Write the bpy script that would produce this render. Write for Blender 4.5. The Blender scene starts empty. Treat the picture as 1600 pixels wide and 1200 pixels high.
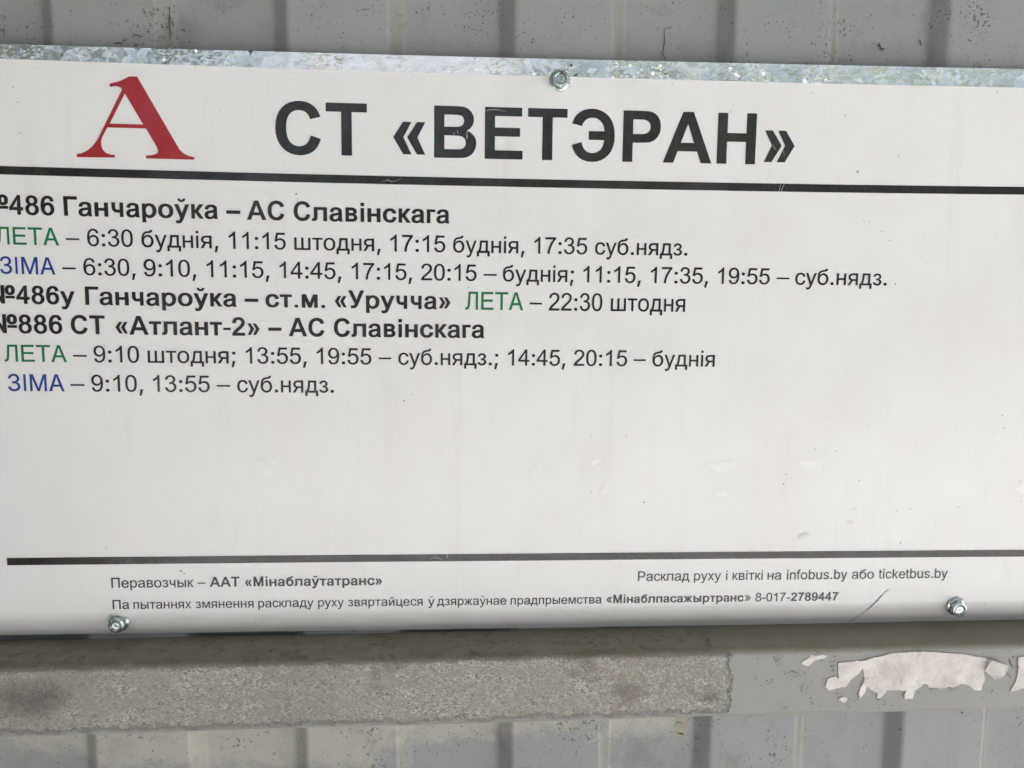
import bpy, bmesh, math, random, json
from mathutils import Vector, Matrix, noise
from mathutils.geometry import delaunay_2d_cdt
C = bpy.context.scene.collection
SC = bpy.context.scene
R = math.radians
MM = 0.001

# ---------------------------------------------------------------- camera
cam = bpy.data.cameras.new('camera'); cam.sensor_width = 36.0; cam.lens = 28.8
cam.clip_start = 0.01; cam.clip_end = 3000
camo = bpy.data.objects.new('camera', cam); C.objects.link(camo)
right = Vector((0.99810653, -0.06135606, 0.00433554))
down = Vector((-0.00327236, -0.12335485, -0.99235723))
fwd = Vector((0.06142194, 0.99046404, -0.12332206))
camo.matrix_world = Matrix(((right.x, -down.x, -fwd.x, 0), (right.y, -down.y, -fwd.y, -0.433), (right.z, -down.z, -fwd.z, 0), (0, 0, 0, 1)))
SC.camera = camo

# ---------------------------------------------------------------- sky, sun, exposure
SUN_EL, SUN_AZ = 52.0, 28.0        # high and behind the shelter, to its right
w = bpy.data.worlds.new('World'); SC.world = w; w.use_nodes = True
nt = w.node_tree; bg = nt.nodes['Background']
sky = nt.nodes.new('ShaderNodeTexSky'); sky.sky_type = 'NISHITA'; sky.sun_disc = False
sky.sun_elevation = R(SUN_EL); sky.sun_rotation = R(SUN_AZ)
sky.air_density = 0.6; sky.dust_density = 10.0; sky.ozone_density = 0.3
hs = nt.nodes.new('ShaderNodeHueSaturation'); hs.inputs['Saturation'].default_value = .45     # a milky, hazy sky
nt.links.new(sky.outputs[0], hs.inputs['Color']); nt.links.new(hs.outputs[0], bg.inputs[0]); bg.inputs[1].default_value = 0.12
sun = bpy.data.lights.new('sun', 'SUN'); sun.energy = 4.0; sun.angle = R(0.6); sun.color = (1, 0.972, 0.935)
suno = bpy.data.objects.new('sun', sun); C.objects.link(suno)
az = R(SUN_AZ); el = R(SUN_EL)
sd = Vector((math.sin(az) * math.cos(el), math.cos(az) * math.cos(el), math.sin(el)))
suno.rotation_euler = (-sd).to_track_quat('-Z', 'Y').to_euler()
SC.view_settings.view_transform = 'Standard'; SC.view_settings.look = 'None'
SC.view_settings.exposure = 2.0; SC.view_settings.gamma = 1

# ---------------------------------------------------------------- helpers
def link(name, me, mat=None, parent=None, **props):
    o = bpy.data.objects.new(name, me); C.objects.link(o)
    if mat is not None and me is not None: me.materials.append(mat)
    if parent is not None: o.parent = parent
    for k, v in props.items(): o[k] = v
    return o

def from_bm(name, bm, mat=None, parent=None, smooth=True, **props):
    me = bpy.data.meshes.new(name); bm.normal_update(); bm.to_mesh(me); bm.free()
    if smooth: me.polygons.foreach_set('use_smooth', [True] * len(me.polygons))
    return link(name, me, mat, parent, **props)

def sharp(o, deg=30):
    o.data.set_sharp_from_angle(angle=R(deg))
    return o

class NG:
    """small node-graph writer"""
    def __init__(s, name):
        s.m = bpy.data.materials.new(name); s.m.use_nodes = True
        s.t = s.m.node_tree; s.b = s.t.nodes['Principled BSDF']
        g = s.t.nodes.new('ShaderNodeNewGeometry'); s.pos = g.outputs['Position']
    def n(s, typ, **kw):
        x = s.t.nodes.new(typ)
        for k, v in kw.items(): setattr(x, k, v)
        return x
    def put(s, sock, v):
        if hasattr(v, 'is_output') or isinstance(v, bpy.types.NodeSocket): s.t.links.new(v, sock)
        else:
            if sock.type == 'RGBA' and len(v) == 3: v = (*v, 1)
            sock.default_value = v
    def mapping(s, scale=(1, 1, 1), rot=(0, 0, 0), loc=(0, 0, 0)):
        x = s.n('ShaderNodeMapping'); s.put(x.inputs[0], s.pos)
        x.inputs['Scale'].default_value = scale; x.inputs['Rotation'].default_value = rot; x.inputs['Location'].default_value = loc
        return x.outputs[0]
    def noise(s, scale, detail=4, rough=.55, vec=None, dist=0.0, out=0):
        x = s.n('ShaderNodeTexNoise'); s.put(x.inputs['Vector'], vec or s.pos)
        x.inputs['Scale'].default_value = scale; x.inputs['Detail'].default_value = detail
        x.inputs['Roughness'].default_value = rough; x.inputs['Distortion'].default_value = dist
        return x.outputs[out]
    def voro(s, scale, vec=None, feature='F1', out='Distance', rand=1.0):
        x = s.n('ShaderNodeTexVoronoi', feature=feature); s.put(x.inputs['Vector'], vec or s.pos)
        x.inputs['Scale'].default_value = scale; x.inputs['Randomness'].default_value = rand
        return x.outputs[out]
    def ramp(s, v, a, b, lo=0.0, hi=1.0, interp='LINEAR'):
        x = s.n('ShaderNodeMapRange', interpolation_type=interp); s.put(x.inputs[0], v)
        for i, q in enumerate((a, b, lo, hi)): x.inputs[i + 1].default_value = q
        return x.outputs[0]
    def math(s, op, a, b=0.0):
        x = s.n('ShaderNodeMath', operation=op); s.put(x.inputs[0], a); s.put(x.inputs[1], b); return x.outputs[0]
    def mix(s, f, a, b, blend='MIX'):
        x = s.n('ShaderNodeMix', data_type='RGBA', blend_type=blend); s.put(x.inputs[0], f); s.put(x.inputs[6], a); s.put(x.inputs[7], b)
        return x.outputs[2]
    def sep(s, v=None):
        x = s.n('ShaderNodeSeparateXYZ'); s.put(x.inputs[0], v or s.pos); return x.outputs
    def bump(s, h, dist, strength=1.0, normal=None):
        x = s.n('ShaderNodeBump'); s.put(x.inputs['Height'], h); x.inputs['Distance'].default_value = dist
        x.inputs['Strength'].default_value = strength
        if normal is not None: s.put(x.inputs['Normal'], normal)
        return x.outputs[0]
    def set(s, **kw):
        for k, v in kw.items():
            s.put(s.b.inputs[{'color': 'Base Color', 'rough': 'Roughness', 'metal': 'Metallic', 'normal': 'Normal', 'spec': 'Specular IOR Level', 'coat': 'Coat Weight', 'coatr': 'Coat Roughness', 'sheen': 'Sheen Weight'}[k]], v)
        return s.m

# ---------------------------------------------------------------- materials
def film_waves(g):
    """the slow waviness and fine grain shared by the printed film and its inks"""
    h1 = g.noise(9, 2, .5)
    h2 = g.noise(60, 3, .6)
    h3 = g.noise(2200, 2, .5)
    n = g.bump(h1, 0.0016)
    n = g.bump(h2, 0.00022, 1, n)
    return g.bump(h3, 0.000006, 1, n)

def mat_film():
    g = NG('white_print_film')
    c = g.mix(g.noise(9, 2, .5), (.79, .80, .81), (.83, .835, .84))
    c = g.mix(g.ramp(g.noise(20, 3, .5), .40, .70, 0, .5), c, (.77, .755, .76))
    wipe = g.ramp(g.noise(60, 5, .7, vec=g.mapping((1, 1, .16), (0, .25, 0))), .56, .72, 0, .30)
    c = g.mix(wipe, c, (.70, .69, .67))
    drip = g.ramp(g.noise(70, 4, .65, vec=g.mapping((1, 1, .05))), .60, .72, 0, .25)
    c = g.mix(drip, c, (.72, .71, .68))
    # fine brown grime specks
    d = g.ramp(g.voro(420), .035, .07, 1, 0)
    k = g.ramp(g.noise(55, 2, .5), .60, .66)
    c = g.mix(g.math('MULTIPLY', g.math('MULTIPLY', d, k), .55), c, (.16, .14, .12))
    return g.set(color=c, rough=.24, spec=.5, normal=film_waves(g))

def mat_ink(name, col):
    g = NG(name)
    c = g.mix(g.noise(300, 3, .6), col, tuple(min(1, x * 1.25 + .002) for x in col))
    sx = g.noise(240, 4, .6, vec=g.mapping((1, 1, .12), (0, .5, 0)))
    scr = g.ramp(sx, .70, .76, 0, .35)
    haze = g.ramp(g.noise(26, 5, .7, vec=g.mapping((1, 1, .5))), .45, .75, 0, .10)
    c = g.mix(haze, c, (.30, .31, .31))
    c = g.mix(scr, c, (.35, .35, .34))
    r = g.ramp(g.noise(40, 4, .6), .35, .7, .13, .24)
    return g.set(color=c, rough=r, spec=.55, normal=film_waves(g))

def mat_zinc():
    g = NG('galvanised_steel')
    v = g.mapping((1, 1, 1.6), (0, .2, 0))
    cell = g.voro(230, v, out='Color')
    cs = g.n('ShaderNodeSeparateColor'); g.put(cs.inputs[0], cell)
    cloud = g.noise(30, 5, .7)
    c = g.mix(g.ramp(cloud, .38, .62), (.52, .60, .60), (.74, .82, .81))
    c = g.mix(g.math('MULTIPLY', g.math('POWER', cs.outputs[0], 3.0), .8), c, (.90, .96, .96))
    # bright sky reflection painted into the zinc colour, middle left of the strip
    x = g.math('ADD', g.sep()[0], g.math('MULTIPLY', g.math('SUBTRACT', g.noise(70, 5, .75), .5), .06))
    glare = g.math('MULTIPLY', g.ramp(x, -.105, -.07), g.ramp(x, .015, .05, 1, 0))
    c = g.mix(g.math('MULTIPLY', glare, .9), c, (.99, .98, .95))
    scuff = g.ramp(g.noise(170, 6, .75, vec=g.mapping((.5, 1, 1.4))), .60, .68)
    patch = g.ramp(g.noise(16, 3, .5), .44, .54)
    c = g.mix(g.math('MULTIPLY', scuff, patch), c, (.24, .28, .28))
    r = g.math('ADD', g.ramp(g.noise(45, 5, .7), .3, .7, .12, .30), g.math('MULTIPLY', scuff, .15))
    h = g.math('ADD', g.math('MULTIPLY', cs.outputs[1], .35), g.noise(90, 5, .7))
    n = g.bump(g.noise(12, 2, .5), .0014)
    n = g.bump(h, .00016, 1, n)
    vm = g.n('ShaderNodeVectorMath', operation='SUBTRACT'); g.put(vm.inputs[0], cell); vm.inputs[1].default_value = (.5, .5, .5)
    c2 = g.voro(620, v, out='Color')
    vm2 = g.n('ShaderNodeVectorMath', operation='SUBTRACT'); g.put(vm2.inputs[0], c2); vm2.inputs[1].default_value = (.5, .5, .5)
    ma = g.n('ShaderNodeVectorMath', operation='SCALE'); g.put(ma.inputs[0], vm.outputs[0]); ma.inputs['Scale'].default_value = .10
    mb = g.n('ShaderNodeVectorMath', operation='SCALE'); g.put(mb.inputs[0], vm2.outputs[0])
    g.put(mb.inputs['Scale'], g.ramp(g.noise(26, 4, .6), .47, .62, .03, .44))
    ad = g.n('ShaderNodeVectorMath', operation='ADD'); g.put(ad.inputs[0], ma.outputs[0]); g.put(ad.inputs[1], mb.outputs[0])
    ae = g.n('ShaderNodeVectorMath', operation='ADD'); g.put(ae.inputs[0], ad.outputs[0]); g.put(ae.inputs[1], n)
    no = g.n('ShaderNodeVectorMath', operation='NORMALIZE'); g.put(no.inputs[0], ae.outputs[0])
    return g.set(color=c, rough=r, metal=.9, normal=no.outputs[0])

def mat_screw():
    g = NG('zinc_plated_screw')
    c = g.mix(g.ramp(g.noise(600, 4, .7), .4, .65), (.30, .36, .37), (.62, .70, .70))
    r = g.ramp(g.noise(900, 3, .6), .3, .7, .12, .26)
    return g.set(color=c, rough=r, metal=.95, normal=g.bump(g.noise(1500, 3, .6), .00006))

def mat_wall():
    g = NG('grey_sheet_paint')
    x, y, z = g.sep()
    grey = g.mix(g.noise(7, 4, .6), (.27, .286, .294), (.335, .348, .352))
    warm = g.mix(g.noise(12, 4, .6), (.41, .405, .37), (.46, .455, .415))
    # the lighter coat sprayed under the rail, with a ragged lower border
    edge = g.math('ADD', z, g.math('MULTIPLY', g.noise(22, 7, .8), .07))
    edge = g.math('ADD', edge, g.math('MULTIPLY', g.noise(4, 1, .5), .07))
    m = g.ramp(edge, -.196, -.186)
    low = g.ramp(z, -.205, -.20, 1, 0)
    xr = g.ramp(g.math('ADD', x, g.math('MULTIPLY', g.noise(30, 5, .7), .03)), .135, .155, 1, 0)
    m = g.math('MULTIPLY', g.math('MULTIPLY', m, low), xr)
    c = g.mix(m, grey, warm)
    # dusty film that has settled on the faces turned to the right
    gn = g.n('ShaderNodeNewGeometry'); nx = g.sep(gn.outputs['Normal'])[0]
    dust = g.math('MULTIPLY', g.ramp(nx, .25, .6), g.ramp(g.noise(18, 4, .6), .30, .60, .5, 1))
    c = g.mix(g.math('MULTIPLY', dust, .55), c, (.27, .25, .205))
    blot = g.ramp(g.noise(26, 4, .65, dist=.4), .58, .70, 0, .42)
    c = g.mix(blot, c, (.165, .17, .172))
    mott = g.ramp(g.noise(75, 6, .8), .50, .72, 0, .32)
    c = g.mix(mott, c, (.185, .187, .18))
    run = g.ramp(g.noise(45, 4, .7, vec=g.mapping((1.0, 1, .09))), .57, .70, 0, .35)
    c = g.mix(run, c, (.33, .325, .30))
    # chips in the paint: clustered small dark spots
    d = g.noise(520, 3, .7)
    k = g.ramp(g.noise(24, 4, .7), .50, .66)
    chip = g.ramp(g.math('ADD', d, g.math('MULTIPLY', k, .16)), .70, .73)
    c = g.mix(g.math('MULTIPLY', chip, .75), c, (.075, .072, .068))
    d2 = g.ramp(g.noise(190, 5, .75, vec=g.mapping((1.2, 1, .55))), .66, .70)
    c = g.mix(g.math('MULTIPLY', d2, .5), c, (.09, .088, .085))
    h = g.math('SUBTRACT', g.noise(120, 4, .6), g.math('MULTIPLY', chip, .8))
    n = g.bump(g.noise(14, 2, .5), .0010)
    n = g.bump(h, .00010, 1, n)
    return g.set(color=c, rough=g.ramp(g.noise(40, 3, .5), .3, .7, .38, .55), spec=.4, normal=n)

def mat_rail():
    g = NG('rail_paint_and_crust')
    x, y, z = g.sep()
    paint = g.mix(g.noise(10, 4, .6), (.29, .296, .288), (.36, .362, .348))
    d = g.noise(420, 3, .7)
    chip = g.ramp(g.math('ADD', d, g.math('MULTIPLY', g.ramp(g.noise(22, 4, .7), .48, .66), .15)), .74, .77)
    paint = g.mix(g.math('MULTIPLY', chip, .8), paint, (.07, .066, .06))
    # gritty crust of old glue on the left part of the front face
    fine = g.noise(900, 4, .75, vec=g.mapping((.8, 1, 1.25)))
    med = g.noise(150, 5, .75)
    crust = g.mix(g.ramp(fine, .37, .53), (.12, .115, .10), (.45, .445, .41))
    pit = g.ramp(g.noise(1300, 3, .7), .60, .66, 0, .7)
    big = g.ramp(g.noise(24, 4, .7, vec=g.mapping((1, 1, 1.5))), .35, .62)
    crust = g.mix(g.math('MULTIPLY', g.ramp(fine, .50, .60), g.math('MULTIPLY', big, .8)), crust, (.82, .81, .75))
    streak = g.ramp(g.noise(90, 5, .75, vec=g.mapping((.45, 1, 2.2))), .46, .60, 0, .80)
    crust = g.mix(streak, crust, (.36, .35, .30))
    crust = g.mix(g.ramp(med, .44, .60, 0, .65), crust, (.35, .335, .29))
    crust = g.mix(g.ramp(g.noise(16, 4, .6), .42, .62, 0, .45), crust, (.27, .26, .235))
    dx = g.math('DIVIDE', g.math('ADD', x, .222), .022); dz = g.math('DIVIDE', g.math('ADD', z, .213), .011)
    dr = g.math('ADD', g.math('ADD', g.math('MULTIPLY', dx, dx), g.math('MULTIPLY', dz, dz)), g.math('MULTIPLY', g.noise(110, 5, .8), 2.2))
    crust = g.mix(g.ramp(dr, .9, 2.3, .8, 0), crust, (.11, .10, .10))
    crust = g.mix(pit, crust, (.09, .085, .075))
    flake = g.ramp(g.noise(520, 6, .85), .53, .60)
    rend = g.math('MULTIPLY', flake, g.ramp(g.math('ADD', x, g.math('MULTIPLY', big, .05)), .03, .15, .10, .95))
    crust = g.mix(rend, crust, (.62, .605, .54))
    moss = g.math('MULTIPLY', g.ramp(g.noise(95, 4, .7), .58, .66), g.ramp(x, .02, .08, 0, .5))
    crust = g.mix(moss, crust, (.20, .215, .185))
    stain = g.ramp(g.noise(28, 3, .6, vec=g.mapping((1, 1, 1.4), (0, 0, 0), (.3, 0, .1))), .60, .72)
    crust = g.mix(g.math('MULTIPLY', stain, .55), crust, (.12, .112, .095))
    red = g.math('MULTIPLY', g.ramp(g.noise(120, 4, .7), .48, .60), g.ramp(g.math('ABSOLUTE', g.math('SUBTRACT', x, .088)), .010, .030, .40, 0))
    crust = g.mix(red, crust, (.33, .25, .225))
    wob = g.math('MULTIPLY', g.math('SUBTRACT', g.noise(130, 6, .85), .5), .020)
    left = g.ramp(g.math('ADD', x, wob), .1435, .1450, 1, 0)
    zz = g.math('ADD', z, g.math('MULTIPLY', wob, .9))
    band = g.math('MULTIPLY', g.ramp(zz, -.1990, -.1960, 1, 0), g.ramp(zz, -.2320, -.2295, 0, 1))
    cm = g.math('MULTIPLY', left, band)
    # specks of the same crust scattered over the painted part
    spk = g.math('MULTIPLY', g.ramp(g.noise(210, 5, .8), .64, .67), g.ramp(g.noise(30, 3, .6), .50, .58))
    cm = g.math('MAXIMUM', cm, g.math('MULTIPLY', spk, .7))
    c = g.mix(cm, paint, crust)
    # brown dust lying on the upper face
    gn = g.n('ShaderNodeNewGeometry'); nz = g.sep(gn.outputs['Normal'])[2]
    du = g.math('MULTIPLY', g.ramp(nz, .12, .75), g.ramp(g.noise(60, 4, .7), .3, .6, .75, 1))
    c = g.mix(du, c, (.20, .185, .13))
    hh = g.math('MULTIPLY', cm, g.math('ADD', fine, g.math('MULTIPLY', med, 1.5)))
    n = g.bump(g.noise(18, 2, .5), .0008)
    n = g.bump(hh, .00050, 1, n)
    return g.set(color=c, rough=g.mix(cm, (.5, .5, .5), (.85, .85, .85)), spec=.35, normal=n)

def simple(name, a, b, scale, rough, bump=0, bs=300):
    g = NG(name)
    c = g.mix(g.ramp(g.noise(scale, 5, .65), .35, .65), a, b)
    kw = dict(color=c, rough=rough)
    if bump: kw['normal'] = g.bump(g.noise(bs, 5, .7), bump)
    return g.set(**kw)

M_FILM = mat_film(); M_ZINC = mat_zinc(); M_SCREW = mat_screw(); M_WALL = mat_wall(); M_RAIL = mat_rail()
M_K = mat_ink('black_ink', (.012, .0125, .013)); M_G = mat_ink('green_ink', (.006, .17, .06)); M_B = mat_ink('blue_ink', (.012, .05, .25)); M_R = mat_ink('red_ink', (.31, .012, .018))
M_PAPER = simple('torn_paper', (.60, .555, .525), (.82, .785, .765), 55, .85, .0011, 190)
M_SCRAP = simple('glue_residue', (.84, .845, .84), (.90, .90, .895), 160, .45, .0002, 400)
M_DIRT = simple('dark_dirt', (.05, .045, .04), (.16, .15, .14), 900, .8)
M_SCRATCH = simple('pale_scratch', (.45, .46, .45), (.70, .70, .69), 900, .5)
M_GROUND = simple('pale_paving', (.37, .368, .352), (.435, .43, .415), 3, .9, .01, 60)
M_ROOF = simple('roof_sheet_paint', (.16, .165, .16), (.22, .22, .21), 5, .6)

# ---------------------------------------------------------------- ground
bm = bmesh.new(); bmesh.ops.create_grid(bm, x_segments=20, y_segments=20, size=400)
go = from_bm('ground', bm, M_GROUND, kind='structure', label='pale paved ground in front of the bus shelter'); go.location = (0, 0, -1.45)

# unseen green clumps, added to darken what the glossy ink mirrors
def added_hedge():
    rn = random.Random(11); bm = bmesh.new()
    for i in range(26):
        x = -9 + i * .8; top = 1.55 + (1.9 if x > 1.2 else .25 if x > -2.5 else .0) + rn.uniform(-.25, .35)
        b = bmesh.ops.create_icosphere(bm, subdivisions=3, radius=1)['verts']
        r = rn.uniform(.85, 1.15); oy = -10 + rn.uniform(-.6, .6)
        for v in b:
            k = 1 + .35 * noise.noise(v.co * 2.2 + Vector((i * 3.1, 0, 0)))
            v.co = Vector((x + v.co.x * r * k, oy + v.co.y * r * k, -1.5 + (v.co.z * k + 1) * top / 2))
    return from_bm('added_hedge', bm, simple('added_hedge_green', (.03, .036, .022), (.06, .07, .045), 9, .8, .05, 14), smooth=False, kind='stuff', label='dark green clumps added out of view to darken reflections in the ink', category='added_hedge')
added_hedge()

# ---------------------------------------------------------------- shelter: corrugated wall, rail, roof, added side wall
shelter = link('bus_shelter', None, label='grey corrugated metal shelter wall with a steel rail behind and below the timetable sign', category='bus shelter')
YR, YV, P0, PITCH = 9.5, 17.5, 28.3, 116.3

def wall_sheet(x0, x1, z0, z1, yoff=0.0, lip=False):
    prof = []
    k0 = math.floor((x0 - P0) / PITCH) - 1; k1 = math.ceil((x1 - P0) / PITCH) + 1
    def bend(x, y, xa, ya, xb, yb):
        # a small fillet at (x, y) between two neighbours
        r = 1.6; out = []
        a = Vector((xa - x, ya - y)).normalized() * r; b = Vector((xb - x, yb - y)).normalized() * r
        for i in range(4):
            t = i / 3; p = a * (1 - t) ** 2 + b * t * t
            out.append((x + p.x, y + p.y))
        return [(x + a.x * 1.35, y + a.y * 1.35)] + out + [(x + b.x * 1.35, y + b.y * 1.35)]
    key = []
    for k in range(k0, k1 + 1):
        o = P0 + k * PITCH
        key += [(o, YR), (o + 51.3, YR), (o + 57.8, YV), (o + 108.2, YV)]
    for i in range(1, len(key) - 1):
        prof += bend(*key[i], *key[i - 1], *key[i + 1])
    pts = [p for p in prof if x0 <= p[0] <= x1]
    def yat(x):
        for a, b in zip(prof, prof[1:]):
            if a[0] <= x <= b[0]: return a[1] + (b[1] - a[1]) * (x - a[0]) / max(1e-6, b[0] - a[0])
        return YR
    pts = [(x0, yat(x0))] + pts + [(x1, yat(x1))]
    bm = bmesh.new(); nz = 24; rows = []
    for j in range(nz + 1):
        z = z0 + (z1 - z0) * j / nz; row = []
        for (x, y) in pts:
            wv = .5 * noise.noise(Vector((x * .006, z * .008, 3.1)))
            row.append(bm.verts.new((x * MM, (y + yoff + wv) * MM, z * MM)))
        rows.append(row)
    for a, b in zip(rows, rows[1:]):
        for i in range(len(pts) - 1): bm.faces.new((a[i], a[i + 1], b[i + 1], b[i]))
    o = from_bm('wall_sheet', bm, M_WALL, shelter)
    so = o.modifiers.new('thickness', 'SOLIDIFY'); so.thickness = .0006; so.offset = -1
    es = o.modifiers.new('crease', 'EDGE_SPLIT'); es.split_angle = R(40)
    return o
wall_sheet(-600, 1300, -150, 858)
wall_sheet(-600, 289.0, -1450, -140, -.7)
wall_sheet(281.0, 1300, -1450, -141, .9)

def box(name, x0, x1, y0, y1, z0, z1, mat, parent, **props):
    bm = bmesh.new(); bmesh.ops.create_cube(bm, size=1)
    for v in bm.verts: v.co = Vector((x0 + (v.co.x + .5) * (x1 - x0), y0 + (v.co.y + .5) * (y1 - y0), z0 + (v.co.z + .5) * (z1 - z0)))
    bmesh.ops.bevel(bm, geom=bm.edges[:], offset=min(.004, abs(z1 - z0) * .2), segments=2, affect='EDGES')
    return from_bm(name, bm, mat, parent, smooth=False, **props)
box('roof', -.64, 1.30, -1.45, .08, .86, .90, M_ROOF, shelter)
box('added_side_wall', -.64, -.605, -1.1, .05, -1.45, .855, M_ROOF, shelter)  # unseen panel, added to dim the left of the sign

# rail: a square steel tube with rounded corners, lying in front of the sheets
def rail():
    yb, yf, zt, zb, r1, r2 = 9.0, -21.5, -195.2, -235.0, 4.5, 4.0
    prof = [(yb, zt)]
    for i in range(9):
        a = R(90 - 90 * i / 8); prof.append((yf + r1 - r1 * math.cos(a - R(0)) if False else yf + r1 - r1 * math.sin(R(90 * i / 8)), zt - r1 + r1 * math.cos(R(90 * i / 8))))
    for i in range(9):
        t = R(90 * i / 8); prof.append((yf + r2 - r2 * math.cos(t), zb + r2 - r2 * math.sin(t)))
    prof.append((yb, zb))
    # extra rows on the flat front face
    full = []
    for a, b in zip(prof, prof[1:]):
        full.append(a)
        if abs(a[1] - b[1]) > 10:
            for i in range(1, 8): full.append((a[0], a[1] + (b[1] - a[1]) * i / 8))
    full.append(prof[-1])
    bm = bmesh.new(); rows = []; N = 260
    for j in range(N + 1):
        x = -800 + 2100 * j / N; row = []
        for (y, z) in full:
            q = .35 * noise.noise(Vector((x * .012, z * .05, 7.7))) + .2 * noise.noise(Vector((x * .05, z * .1, 1.7)))
            row.append(bm.verts.new((x * MM, (y + q) * MM, (z + q * .6) * MM)))
        rows.append(row)
    for a, b in zip(rows, rows[1:]):
        for i in range(len(full) - 1): bm.faces.new((a[i], b[i], b[i + 1], a[i + 1]))
    bmesh.ops.recalc_face_normals(bm, faces=bm.faces[:])
    return from_bm('rail', bm, M_RAIL, shelter, label='square steel rail, crusted with old glue on its left part')
rail()

# ---------------------------------------------------------------- the sign
AL = R(-.47)
sign = link('timetable_sign', None, label='white bus timetable sign with a red letter A, screwed to the grey corrugated wall', category='sign')
sign.rotation_euler = (0, -AL, 0)
W_BEND, W_BOT = -177.0, -193.9
def sag(u, wv):
    t = ((u - 30) / 270.0) ** 2
    k = .85 if wv > 30 else max(0.0, .30 + .55 * (wv + 60) / 90) if wv > -115 else .1
    return (t - .45) * k
def depth(u, wv):
    """how far the sheet stands back at a place of the sign (mm)"""
    d = .30 * noise.noise(Vector((u * .010, wv * .013, .5))) + .12 * noise.noise(Vector((u * .03, wv * .035, 4.5)))
    t = max(0.0, W_BEND - wv)
    return d + (.06 * t * t if t < 5 else 1.5 + .6 * (t - 5))
def sheet(name, u0, u1, wb, wt, front, thick, mat, nu=150, nw=70, **props):
    bm = bmesh.new(); rows = []
    ws = sorted(set([wb + (W_BEND - wb) * i / 14 for i in range(15)] + [W_BEND + ((wt if not callable(wt) else 0) - W_BEND) * i / nw for i in range(nw + 1)]))
    for j, wv in enumerate(ws):
        row = []
        for i in range(nu + 1):
            u = u0 + (u1 - u0) * i / nu
            top = (wt(u) if callable(wt) else wt)
            f = (wv - wb) / (ws[-1] - wb)
            ww = wb + f * (top - wb)
            if wv <= W_BEND: ww = wv
            row.append(bm.verts.new((u * MM, (front + depth(u, ww)) * MM, ww * MM)))
        rows.append(row)
    for a, b in zip(rows, rows[1:]):
        for i in range(nu): bm.faces.new((a[i], a[i + 1], b[i + 1], b[i]))
    o = from_bm(name, bm, mat, sign, **props)
    so = o.modifiers.new('thickness', 'SOLIDIFY'); so.thickness = thick * MM; so.offset = -1
    es = o.modifiers.new('crease', 'EDGE_SPLIT'); es.split_angle = R(40)
    return o
def strip_top(u): return 112.6 + .9 * (u + 225) / 250 + .3 * ((u - 25) / 270) ** 2 + (.8 * (u - 25) / 270 if u > 25 else 0)
def film_top(u): return 104.95 + 1.0 * ((u - 30) / 265.0) ** 2
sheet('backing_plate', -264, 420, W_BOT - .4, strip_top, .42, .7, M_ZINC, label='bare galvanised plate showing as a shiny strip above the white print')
sheet('printed_panel', -263.4, 419.4, W_BOT, film_top, 0.15, .22, M_FILM)

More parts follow.
